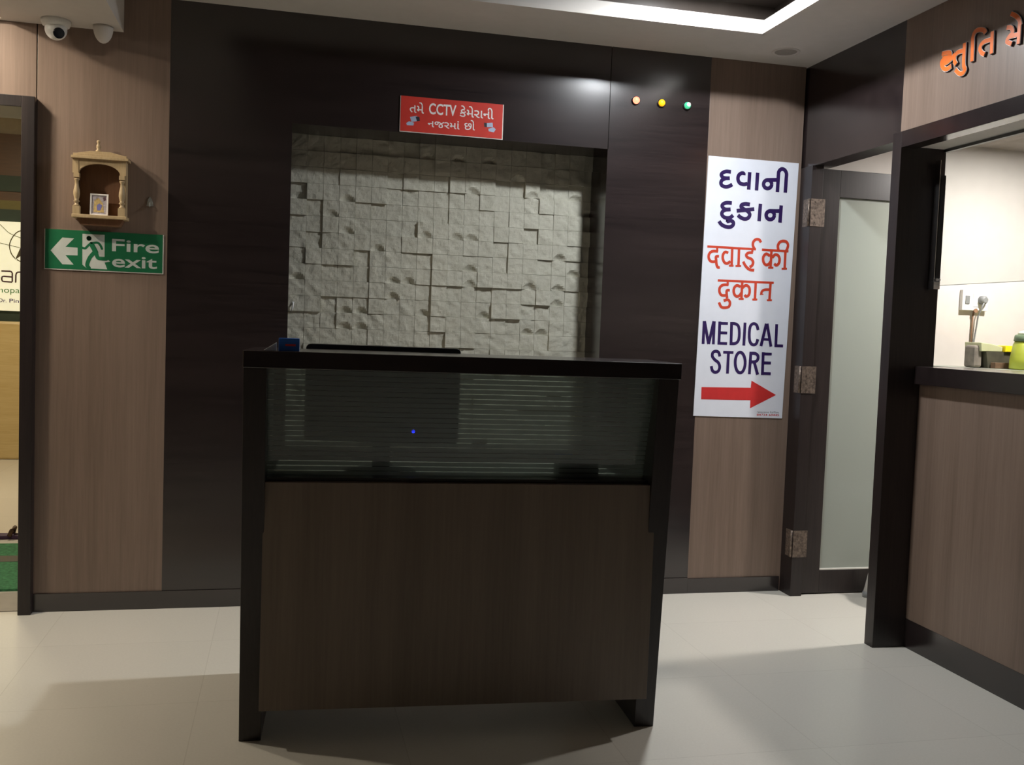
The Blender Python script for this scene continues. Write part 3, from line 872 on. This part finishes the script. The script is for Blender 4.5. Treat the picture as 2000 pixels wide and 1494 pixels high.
# ------------------------------------------------------------------ reception desk (own space: x along its front, y into the room's depth)
AZ = math.atan2(2.949 - 3.023, 1.217 + 0.112)
desk = thing('reception_desk', 'dark reception desk with a striped frosted glass front and brown lower panel', 'desk', (-0.112, 3.023, 0), AZ, own_space=True)
side = [(0.0, 0.0), (-0.098, 1.158), (0.235, 1.158), (0.235, 0.79), (0.60, 0.79), (0.60, 0.0)]
MB().prism(side, 'x', 0.0, 0.066).build('side_panel', M['dark_v'], desk, bevel=0.0015)
MB().prism(side, 'x', 1.266, 1.332).build('side_panel', M['dark_v'], desk, bevel=0.0015)
MB().box(-0.001, 1.338, -0.103, 0.25, 1.158, 1.209).build('worktop', M['dark_h'], desk, bevel=0.002)
MB().box(0.062, 1.286, -0.056, -0.030, 0.115, 0.815).build('front_panel', M['desk_wood_shaded'], desk, bevel=0.001)
MB().box(0.066, 1.266, -0.030, 0.075, 0.800, 0.826).build('glass_ledge', M['dark_h'], desk)
gl = MB().prism([(-0.058, 1.158), (-0.050, 1.158), (0.036, 0.826), (0.028, 0.826)], 'x', 0.066, 1.266).build('glass_panel', M['desk_glass'], desk)
MB().box(0.066, 1.266, 0.075, 0.60, 0.765, 0.79).build('inner_worktop', M['desk_white'], desk)
MB().box(0.066, 1.266, 0.30, 0.318, 0.30, 0.765).build('modesty_panel', M['dark_h'], desk)


def dk(x, y):          # point of the desk's own space in the room
    c, s = math.cos(AZ), math.sin(AZ)
    return (-0.112 + x * c - y * s, 3.023 + x * s + y * c)


# monitor behind the glass
mx, my = dk(0.425, 0.33)
mon = thing('computer_monitor', 'black flat monitor with a small blue power light behind the desk glass', 'monitor', (mx, my, 0.79), AZ - math.radians(6), own_space=True)
pr = []
W2, Z0, Z1, rr = 0.262, 0.105, 0.434, 0.016
for cx_, cz_, a0 in ((W2 - rr, Z1 - rr, 0), (-W2 + rr, Z1 - rr, 90), (-W2 + rr, Z0 + rr, 180), (W2 - rr, Z0 + rr, 270)):
    for k in range(6):
        a = math.radians(a0 + 18 * k)
        pr.append((cx_ + rr * math.cos(a), cz_ + rr * math.sin(a)))
MB().prism(pr, 'y', -0.022, 0.022).build('casing', M['black_plastic'], mon, bevel=0.002)
MB().box(-0.235, 0.235, 0.0225, 0.024, 0.135, 0.412).build('screen', M['lens_black'], mon)
MB().box(-0.03, 0.03, -0.015, 0.015, 0.012, 0.16).build('stand', M['black_plastic'], mon, bevel=0.003)
MB().lathe([(0.12, 0.0), (0.12, 0.006), (0.04, 0.014)], (0, 0, 0), 'z', 28).build('base', M['black_plastic'], mon)
MB().ball((0.108, -0.022, 0.146), 0.0058, 12, 8).build('power_light', M['led_blue'], mon)

bx, by = dk(1.062, 0.115)
t = thing('storage_box', 'small black box behind the desk glass near its end', 'box', (bx, by, 0.79), AZ, own_space=True)
MB().box(-0.068, 0.068, -0.04, 0.04, 0, 0.075).build('body', M['black_plastic'], t, bevel=0.004)
MB().box(-0.070, 0.070, -0.042, 0.042, 0.075, 0.09).build('lid', M['black_plastic'], t, bevel=0.003)
bx, by = dk(1.018, 0.115)
o = MB().box(bx - 0.022, bx + 0.022, by - 0.03, by + 0.03, 0.8803, 0.8983).build('card_pack', M['blue_card'], bevel=0.002)
tag(o, 'flat blue pack lying on the small black box behind the desk glass', 'pack')

bx, by = dk(0.128, -0.062)
o = MB().box(bx - 0.031, bx + 0.029, by - 0.014, by + 0.022, 1.2095, 1.247)
t = o.build('carton', M['blue_card'], bevel=0.0015)
tag(t, 'small blue box standing on the desk top', 'box')
MB().box(bx - 0.012, bx + 0.018, by - 0.0145, by - 0.014, 1.224, 1.230).build('label_print', M['ink_red'], t)
px, py = dk(0.076, -0.05)
pp = MB()
pp.prism([(px - 0.022, 1.2095), (px + 0.014, 1.2095), (px + 0.014, 1.233)], 'y', py - 0.006, py + 0.03)
o = pp.build('paper_wedge', M['paper'])
tag(o, 'pale folded paper leaning on the small blue box on the desk', 'paper')

# ------------------------------------------------------------------ signs on the back wall
def flat(y):
    return lambda u, v: (u, y, v)


# medical store sign
sg = thing('store_sign', 'tall white sign reading MEDICAL STORE in violet with a red arrow', 'sign', (2.24, YB, 0.893))
SX = SHAPES['SHOP_SIGN']
MB().prism([SX[0], SX[1], SX[2], SX[3]], 'y', YB - 0.0035, YB).build('sign_face', M['sign_white'], sg)
IY = YB - 0.0039
for key, nm, mt in (('SHOP_GU1', 'gujarati_line', 'ink_violet'), ('SHOP_GU2', 'gujarati_line', 'ink_violet'), ('SHOP_HI1', 'hindi_line', 'ink_orange'), ('SHOP_HI2', 'hindi_line', 'ink_orange')):
    m_ = MB()
    for w, p in STROKES[key]:
        ribbon(m_, p, w, flat(IY))
    m_.build(nm, M[mt], sg)
for key in ('WORD_MEDICAL', 'WORD_STORE'):
    m_ = MB()
    for w, p in STROKES[key]:
        ribbon(m_, p, w, flat(IY))
    m_.build('english_line', M['ink_violet'], sg)
m_ = MB()
m_.prism(SHAPES['SHOP_ARROW'], 'y', IY - 0.0002, IY)
m_.build('arrow', M['ink_red'], sg)
m_ = MB()
b_ = BOXES['SMALL1']
text_shape(m_, '\u0a9c\u0ab2\u0abe\u0ab0\u0abe\u0aae \u0ab0\u0ac7\u0aa1\u0abf\u0aaf\u0aae', b_, flat(IY), 0.0)
m_.build('small_print', M['ink_black'], sg)
m_ = MB()
text_shape(m_, '84734 60445', BOXES['SMALL2'], flat(IY), 0.01)
m_.build('small_print', M['ink_red'], sg)

# red CCTV sign
sg = thing('cctv_sign', 'red sign with white lettering reading CCTV, above the stone recess', 'sign', (0.726, YB, 2.178))
MB().box(0.485, 0.967, YB - 0.005, YB, 2.178, 2.3395).build('backing', M['sign_edge'], sg)
MB().box(0.4875, 0.9625, YB - 0.0058, YB - 0.005, 2.1815, 2.3395).build('sign_face', M['sign_red'], sg)
IY = YB - 0.0062
m_ = MB()
text_shape(m_, 'CCTV', BOXES['CCTV'], flat(IY), 0.02)
m_.build('english_word', M['glyph_white'], sg)
for key, tx in (('G1', '\u0aa4\u0aae\u0ac7'), ('G2', '\u0a95\u0ac7\u0aae\u0ac7\u0ab0\u0abe\u0aa8\u0ac0'), ('G3', '\u0aa8\u0a9c\u0ab0\u0aae\u0abe\u0a82'), ('G4', '\u0a9b\u0acb')):
    m_ = MB()
    text_shape(m_, tx, BOXES[key], flat(IY), 0.010)
    m_.build('gujarati_word', M['glyph_white'], sg)
for k in ('CAMA', 'CAMB'):
    m_ = MB()
    m_.prism(SHAPES[k], 'y', IY, IY + 0.0003)
    m_.prism(SHAPES[k + '_B'], 'y', IY, IY + 0.0003)
    m_.prism(SHAPES[k + '_F'], 'y', IY - 0.0003, IY + 0.0003, 1)
    m_.build('camera_pictogram', [M['glyph_blue'], M['ink_black']], sg)

# fire exit sign
sg = thing('fire_exit_sign', 'green sign with a white arrow and running figure reading Fire exit', 'sign', (-0.763, YB, 1.48))
q = SHAPES['FIRE_SIGN']
FX0, FX1 = (q[0][0] + q[3][0]) / 2, (q[1][0] + q[2][0]) / 2
FZ0, FZ1 = (q[2][1] + q[3][1]) / 2, (q[0][1] + q[1][1]) / 2
MB().box(FX0, FX1, YB - 0.004, YB, FZ0, FZ1).build('backing', M['sign_edge'], sg)
MB().box(FX0 + 0.003, FX1 - 0.004, YB - 0.0048, YB - 0.004, FZ0 + 0.004, FZ1).build('sign_face', M['sign_green'], sg)
IY = YB - 0.0052
MB().prism(SHAPES['FIRE_ARROW'], 'y', IY, IY + 0.0003).build('arrow', M['sign_pale'], sg)
MB().prism(SHAPES['FIRE_DOOR'], 'y', IY, IY + 0.0003).build('doorway_pictogram', M['sign_pale'], sg)
m_ = MB()
for w, p in STROKES['FIRE_MAN']:
    ribbon(m_, p, w, flat(IY - 0.0004), cap=True)
m_.build('running_figure', M['sign_green'], sg)
for key, tx in (('FIRE', 'Fire'), ('EXIT', 'exit')):
    m_ = MB()
    text_shape(m_, tx, BOXES[key], flat(IY), 0.014)
    m_.build('lettering', M['sign_pale'], sg)

# indicator lamps
for x, z, k, c in ((1.615, 2.416, 'led_red', 'red'), (1.746, 2.415, 'led_amber', 'amber'), (1.879, 2.414, 'led_green', 'green')):
    t = thing('indicator_lamp', {'red': 'round glowing red indicator lamp on the dark wall', 'amber': 'round amber indicator lamp between the red and the green one', 'green': 'round green indicator lamp nearest the brown panel'}[c], 'indicator lamp', (x, YB, z), group='indicator lamps in a row')
    MB().lathe([(0.0205, 0.0), (0.0205, -0.006), (0.0175, -0.010)], (x, YB, z), 'y', 24).build('bezel', M['black_plastic'], t)
    MB().lathe([(0.017, -0.008), (0.0162, -0.016), (0.0115, -0.022), (0.004, -0.025)], (x, YB, z), 'y', 24).build('lens', M[k], t)
    if c == 'green':
        MB().lathe([(0.010, -0.0235), (0.007, -0.0265), (0.001, -0.0275)], (x + 0.002, YB, z + 0.003), 'y', 16).build('bulb', M['led_core'], t)

# ------------------------------------------------------------------ wall shrine
sh = thing('wall_shrine', 'small carved wooden shrine with turned pillars above the fire exit sign', 'shrine', (-0.77, YB, 1.69))
SY = YB - 0.075
MB().box(-0.885, -0.668, SY, YB, 1.700, 1.714).build('base_shelf', M['shrine'], sh, bevel=0.002)
m_ = MB()
m_.prism([(-0.868, 1.700), (-0.685, 1.700), (-0.70, 1.672), (-0.853, 1.672)], 'y', SY + 0.02, YB)
m_.build('bracket', M['shrine_in'], sh)
MB().box(-0.865, -0.69, YB - 0.006, YB, 1.714, 1.945).build('back_board', M['shrine_in'], sh)
for xa in (-0.877, -0.6815):
    MB().box(xa - 0.002, xa + 0.006, SY + 0.028, YB, 1.714, 1.945).build('side_board', M['shrine'], sh)
prof = [(0.012, 0.0), (0.0125, 0.004), (0.007, 0.008), (0.0075, 0.016), (0.013, 0.020), (0.008, 0.026), (0.010, 0.034), (0.0135, 0.052), (0.0125, 0.066), (0.008, 0.088), (0.0062, 0.104), (0.011, 0.110), (0.011, 0.114), (0.0065, 0.119)]
for xa in (-0.868, -0.689):
    p_ = MB()
    p_.box(xa - 0.014, xa + 0.014, SY + 0.002, SY + 0.028, 1.714, 1.748)
    p_.lathe([(r, h) for r, h in prof], (xa, SY + 0.015, 1.748), 'z', 16)
    p_.box(xa - 0.011, xa + 0.011, SY + 0.003, SY + 0.027, 1.867, 1.885)
    p_.build('pillar', M['shrine'], sh, bevel=0.0)
vl = []
for k in range(13):
    a = math.pi * k / 12
    vl.append((-0.7785 - 0.082 * math.cos(a), 1.885 + 0.044 * math.sin(a)))
m_ = MB()
for k in range(12):
    (xa, za), (xb, zb) = vl[k], vl[k + 1]
    m_.prism([(xa, za), (xb, zb), (xb, 1.946), (xa, 1.946)], 'y', SY + 0.008, SY + 0.022)
m_.box(-0.884, -0.8605, SY + 0.006, SY + 0.024, 1.885, 1.946)
m_.box(-0.6965, -0.673, SY + 0.006, SY + 0.024, 1.885, 1.946)
m_.build('arch_valance', M['shrine'], sh)
m_ = MB()
m_.box(-0.889, -0.664, SY - 0.004, YB, 1.946, 1.957)
m_.box(-0.882, -0.671, SY + 0.002, YB, 1.957, 1.967)
m_.prism([(-0.876, 1.967), (-0.677, 1.967), (-0.735, 1.980), (-0.815, 1.980)], 'y', SY + 0.008, YB)
m_.build('roof', M['shrine'], sh, bevel=0.001)
MB().lathe([(0.010, 0), (0.012, 0.006), (0.006, 0.012), (0.0095, 0.020), (0.0085, 0.028), (0.004, 0.036), (0.0075, 0.041), (0.0075, 0.047), (0.002, 0.051)], (-0.787, SY + 0.03, 1.980), 'z', 16).build('finial', M['shrine'], sh)

pf = thing('framed_picture', 'tiny white framed picture standing inside the wooden shrine', 'picture', (-0.782, SY + 0.03, 1.7145))
tl = 0.10
def lean(x, z, d=0.0):
    return (x, SY + 0.024 + (z - 1.7145) * tl + d, z)
m_ = MB()
for (xa, xb, za, zb) in ((-0.818, -0.812, 1.7145, 1.806), (-0.752, -0.746, 1.7145, 1.806), (-0.812, -0.752, 1.7145, 1.7205), (-0.812, -0.752, 1.800, 1.806)):
    b0 = len(m_.v)
    m_.v += [lean(xa, za), lean(xb, za), lean(xb, zb), lean(xa, zb), lean(xa, za, .006), lean(xb, za, .006), lean(xb, zb, .006), lean(xa, zb, .006)]
    for qd in ((0, 1, 2, 3), (7, 6, 5, 4), (0, 4, 5, 1), (1, 5, 6, 2), (2, 6, 7, 3), (3, 7, 4, 0)):
        m_._face([b0 + i for i in qd])
m_.build('frame', M['glyph_white'], pf)
m_ = MB()
def sheet(pts, d, mi):
    b0 = len(m_.v)
    m_.v.extend([lean(x, z, d) for x, z in pts])
    m_._face([b0 + i for i in range(len(pts))], mi)
sheet([(-0.812, 1.7205), (-0.752, 1.7205), (-0.752, 1.80), (-0.812, 1.80)], 0.003, 0)
sheet([(-0.804, 1.728), (-0.762, 1.728), (-0.768, 1.768), (-0.786, 1.790), (-0.802, 1.776)], 0.0025, 1)
sheet([(-0.789, 1.736), (-0.777, 1.736), (-0.770, 1.758), (-0.782, 1.766), (-0.792, 1.756)], 0.002, 2)
sheet([(-0.764, 1.775), (-0.755, 1.782), (-0.757, 1.796), (-0.768, 1.792)], 0.0025, 3)
m_.build('print', [plain('print_pale_lilac', (0.42, 0.38, 0.42), 0.6, var=0.3, scale=120), plain('print_ochre', (0.55, 0.40, 0.16), 0.6, var=0.3, scale=120), plain('print_blue', (0.16, 0.16, 0.42), 0.6), plain('print_dark', (0.10, 0.05, 0.06), 0.6)], pf)

m_ = MB()
m_.lathe([(0.012, 0.0), (0.012, -0.004), (0.010, -0.006)], (-0.584, YB, 1.784), 'y', 16)
m_.prism([(-0.598, 1.772), (-0.570, 1.772), (-0.576, 1.800), (-0.584, 1.812), (-0.592, 1.800)], 'y', YB - 0.005, YB)
m_.tube([(-0.584, YB - 0.004, 1.788), (-0.584, YB - 0.014, 1.780), (-0.584, YB - 0.016, 1.772), (-0.584, YB - 0.010, 1.768)], 0.003, 8)
o = m_.build('wall_hook', plain('clear_grey_plastic', (0.30, 0.30, 0.27), 0.3))
tag(o, 'small grey adhesive hook on the brown panel beside the wooden shrine', 'hook')

# ------------------------------------------------------------------ dome camera and detector under the soffit
CX, CY = -0.950, 4.402
t = thing('security_camera', 'white dome security camera with a black lens under the soffit', 'security camera', (CX, CY, 2.50))
MB().lathe([(0.057, 0.0), (0.058, -0.010), (0.052, -0.024), (0.046, -0.028)], (CX, CY, 2.50), 'z', 32).build('base', M['white_plastic'], t)
MB().ball((CX, CY, 2.462), 0.043, 28, 16).build('housing', M['white_plastic'], t)
ld = Vector((0.42, -0.74, -0.50)).normalized()
lc = Vector((CX, CY, 2.462)) + ld * 0.030
lens = MB().tube([tuple(lc), tuple(lc + ld * 0.0165)], 0.0215, 24).build('lens', M['lens_black'], t)
o = MB().ball((-0.772, 4.425, 2.50), 0.040, 24, 10, z0=-1.0, z1=-0.02, sq=(1, 1, 1.75))
o = o.build('smoke_detector', M['ceiling'], at=(-0.772, 4.425, 2.43))
tag(o, 'small plain beige dome under the soffit beside the security camera', 'detector')

# small white hook in the niche
m_ = MB()
m_.lathe([(0.006, 0), (0.006, -0.006)], (0.032, 4.712, 1.385), 'y', 12)
m_.tube([(0.032, 4.708, 1.385), (0.032, 4.696, 1.378), (0.030, 4.694, 1.36), (0.026, 4.696, 1.345)], 0.0035, 8)
o = m_.build('cable_hook', M['white_plastic'])
tag(o, 'tiny white hook at the edge of the stone recess', 'hook')

# ------------------------------------------------------------------ pharmacy front: orange lettering
nm = thing('shop_lettering', 'raised orange Gujarati letters on the brown panel over the hatch', 'sign', (XR, 3.2, 2.40))
def onx(x):
    return lambda u, v: (x, u, v)
for part in (range(0, 5), (5,), (6, 7), range(8, 12), (12,)):
    bodies = [MB(), MB(), MB()]
    for k in part:
        w, p = STROKES['NAME_GU'][k]
        e = k * 2e-5
        solid_stroke(bodies[0], p, w * 1.16, onx(XR), onx(XR - 0.0065 - e))
        solid_stroke(bodies[1], p, w * 1.16, onx(XR - 0.0065 - e), onx(XR - 0.0080 - e))
        solid_stroke(bodies[2], p, w * 0.97, onx(XR - 0.0080 - e), onx(XR - 0.0095 - e))
    lt_ = bodies[0].build('letter', M['glyph_shade'], nm)
    bodies[1].build('letter_rim', M['glyph_white'], lt_)
    bodies[2].build('letter_face', M['glyph_orange'], lt_)

# counter under the hatch
ct = thing('service_counter', 'brown pharmacy counter with a dark plinth and dark sill under the hatch', 'counter', (2.75, 2.0, 0))
MB().box(2.613, 2.640, 0.4, 3.588, 0.124, 1.128).build('front_panel', M['brown_v'], ct)
MB().box(2.611, 2.640, 0.4, 3.588, 0.0, 0.124).build('plinth', M['dark_h'], ct)
MB().box(2.583, 2.93, 0.4, 3.588, 1.128, 1.203).build('sill', M['dark_h'], ct, bevel=0.002)
MB().box(2.640, 2.90, 0.4, 3.588, 0.0, 1.128).build('carcass', M['white_wall'], ct)
MB().box(2.6765, 2.93, 3.588, 3.640, 0.0, 1.203).build('end_panel', M['dark_v'], ct)

# shelf on the pharmacy's back wall and what stands on it
t = thing('wall_shelf', 'narrow shelf along the white pharmacy wall seen through the hatch', 'shelf', (3.9, 4.42, 1.16))
MB().box(3.30, 4.7, 4.04, 4.56, 1.168, 1.186).build('shelf_board', M['shelf_glass'], t)
for xa in (3.5, 4.4):
    MB().prism([(4.26, 1.168), (4.56, 1.168), (4.56, 0.99)], 'x', xa, xa + 0.02).build('bracket', M['metal'], t)
ZS = 1.1865
o = MB().box(3.44, 3.49, 4.30, 4.38, ZS, ZS + 0.115)
o = o.build('pouch', plain('grey_brown_pouch', (0.20, 0.17, 0.14), 0.8, var=0.3), bevel=0.012)
tag(o, 'brown grey pouch at the near end of the shelf heap', 'pouch')
t = thing('goods_tray', 'dark tray with a bright yellow rim holding packs on the shelf', 'tray', (3.60, 4.34, ZS))
MB().prism([(3.51, ZS), (3.69, ZS), (3.71, ZS + 0.085), (3.495, ZS + 0.085)], 'y', 4.28, 4.42).build('body', M['dark_cloth'], t)
m_ = MB()
m_.box(3.60, 3.712, 4.27, 4.43, ZS + 0.085, ZS + 0.118)
m_.build('rim', M['yellow'], t, bevel=0.003)
m_ = MB()
m_.prism([(3.47, ZS + 0.085), (3.595, ZS + 0.085), (3.595, ZS + 0.110), (3.53, ZS + 0.124), (3.465, ZS + 0.130)], 'y', 4.285, 4.41)
o = m_.build('medicine_strip', M['pale_green_pack'], bevel=0.003)
tag(o, 'pale green packet lying across the dark tray', 'packet')
m_ = MB().box(3.52, 3.68, 4.24, 4.275, ZS, ZS + 0.03)
o = m_.build('carton', M['brown_card'], bevel=0.002)
tag(o, 'flat brown carton in front of the yellow-rimmed tray', 'carton')
m_ = MB().box(3.645, 3.70, 4.236, 4.262, ZS + 0.0302, ZS + 0.058)
o = m_.build('packet', M['cyan_pack'], bevel=0.003)
tag(o, 'pale blue packet on the flat brown carton', 'packet')
t = thing('storage_jar', 'lime green plastic jar with a dark lid at the shelf', 'jar', (3.628, 4.15, ZS))
MB().lathe([(0.074, 0.0), (0.080, 0.006), (0.079, 0.05), (0.068, 0.125), (0.060, 0.142)], (3.628, 4.15, ZS), 'z', 32).build('body', M['lime_plastic'], t)
MB().lathe([(0.064, 0.142), (0.066, 0.145), (0.062, 0.172), (0.054, 0.176)], (3.628, 4.15, ZS), 'z', 32).build('lid', M['green_lid'], t)
MB().lathe([(0.050, 0.1762), (0.045, 0.188), (0.020, 0.198)], (3.628, 4.15, ZS), 'z', 32).build('lid_cap', M['lid_white'], t)

# socket with plug
t = thing('wall_socket', 'white switch and socket plate on the pharmacy wall', 'socket', (3.61, 4.56, 1.49))
MB().box(3.535, 3.695, 4.535, 4.56, 1.487, 1.597).build('back_box', M['white_plastic'], t, bevel=0.003)
MB().box(3.552, 3.578, 4.531, 4.536, 1.522, 1.566).build('switch', M['grey_plastic'], t, bevel=0.002)
MB().box(3.60, 3.68, 4.533, 4.536, 1.507, 1.580).build('socket_face', M['white_plastic'], t, bevel=0.002)
t = thing('mains_plug', 'grey plug with a hanging cable in the white socket plate', 'plug', (3.645, 4.52, 1.55))
MB().lathe([(0.024, 0.0), (0.024, -0.020), (0.014, -0.034)], (3.652, 4.533, 1.545), 'y', 20).build('plug_body', M['grey_plastic'], t)
m_ = MB()
m_.tube([(3.648, 4.505, 1.535), (3.636, 4.510, 1.50), (3.634, 4.53, 1.46), (3.630, 4.545, 1.33), (3.622, 4.545, 1.19)], 0.0042, 8)
m_.build('cable', M['grey_plastic'], t)
m_ = MB()
m_.lathe([(0.010, 0), (0.012, -0.008)], (3.616, 4.535, 1.487), 'y', 10)
m_.tube([(3.616, 4.545, 1.487), (3.614, 4.548, 1.44), (3.612, 4.548, 1.19)], 0.0042, 8)
o = m_.build('cable', plain('brown_cable', (0.30, 0.17, 0.10), 0.5))
tag(o, 'brown cable hanging straight down from the socket plate', 'cable')

# stool behind the counter post
t = thing('plastic_stool', 'white plastic stool with a splayed leg, half hidden by the hatch post', 'stool', (3.10, 4.14, 0))
for sx, sy in ((-1, 1), (1, 1), (-1, -1), (1, -1)):
    x0, y0 = 3.10 + sx * 0.185, 4.14 + sy * 0.185
    x1, y1 = 3.10 + sx * 0.125, 4.14 + sy * 0.125
    lg = MB().tube([(x0, y0, 0.025), (x1, y1, 0.43)], [0.017, 0.024], 10).build('leg', M['white_plastic'], t)
    MB().lathe([(0.021, 0.0), (0.021, 0.028)], (x0, y0, 0.0), 'z', 12).build('foot_cap', M['grey_plastic'], lg)
MB().lathe([(0.15, 0.42), (0.165, 0.43), (0.165, 0.452), (0.15, 0.46)], (3.10, 4.14, 0), 'z', 32).build('seat', M['white_plastic'], t)

# ------------------------------------------------------------------ beyond the left doorway
t = thing('door_mat', 'green door mat with a black stripe beyond the left doorway', 'mat', (-1.6, 5.3, 0))
m_ = MB()
m_.box(-2.3, -1.12, 4.83, 5.36, 0.0, 0.012)
m_.box(-2.3, -1.12, 5.49, 5.79, 0.0, 0.012)
m_.build('pile', M['green_mat'], t)
MB().box(-2.3, -1.12, 5.36, 5.49, 0.0, 0.013).build('stripe', M['black_plastic'], t)
t = thing('slipper', 'dark purple slipper lying beyond the green mat', 'slipper', (-1.50, 5.98, 0))
sole = [(-0.14, -0.03), (-0.09, -0.045), (0.02, -0.035), (0.11, -0.045), (0.14, 0.0), (0.11, 0.045), (0.02, 0.035), (-0.09, 0.045), (-0.14, 0.03)]
MB().prism([(-1.52 + x, 5.98 + y) for x, y in sole], 'z', 0.0, 0.022).build('sole', M['purple'], t, bevel=0.004)
m_ = MB()
m_.tube([(-1.50, 5.935, 0.02), (-1.49, 5.95, 0.05), (-1.48, 5.98, 0.062), (-1.49, 6.01, 0.05), (-1.50, 6.025, 0.02)], 0.012, 8)
m_.build('strap', M['rust_wood'], t)

t = thing('hospital_sign', 'lit white hospital sign with a circle emblem at the end of the corridor', 'sign', (-2.7, 9.55, 1.294))
MB().box(-3.6, -2.10, 9.52, 9.55, 1.294, 2.089).build('sign_face', M['sign_lit'], t)
HY = 9.518
m_ = MB()
for w, p in STROKES['HOSP_LOGO']:
    ribbon(m_, p, w, flat(HY))
m_.prism(SHAPES['HOSP_FIN'], 'y', HY - 0.001, HY)
m_.build('emblem', plain('ink_brown', (0.09, 0.07, 0.03), 0.6), t)
m_ = MB()
for w, p in STROKES['HOSP_AN']:
    for a_, b_ in zip(p[:-1], p[1:]):
        ribbon(m_, [a_, b_], w, flat(HY))
m_.build('name_line', plain('ink_maroon', (0.06, 0.015, 0.025), 0.6), t)
m_ = MB()
text_shape(m_, 'hopae', BOXES['HOPAE'], flat(HY), 0.0)
m_.build('green_line', plain('ink_green', (0.06, 0.24, 0.08), 0.6), t)
ink_p = plain('ink_purple', (0.10, 0.06, 0.22), 0.6)
u0, u1, v0, v1 = BOXES['DRP']
for tx, bx_ in (('Dr.', (u0, u0 + (u1 - u0) * 0.31, v0, v1)), ('Pink', (u0 + (u1 - u0) * 0.42, u1, v0, v1))):
    m_ = MB()
    text_shape(m_, tx, bx_, flat(HY), 0.01)
    m_.build('doctor_word', ink_p, t)
t = thing('corridor_counter', 'honey coloured wooden counter under the lit hospital sign', 'counter', (-2.9, 9.3, 0))
MB().box(-3.9, -2.12, 9.16, 9.50, 0, 1.20).build('front', M['yellow_wood'], t, bevel=0.02)
MB().box(-2.66, -2.405, 9.152, 9.16, 1.08, 1.19).build('sticker', M['ink_red'], t)
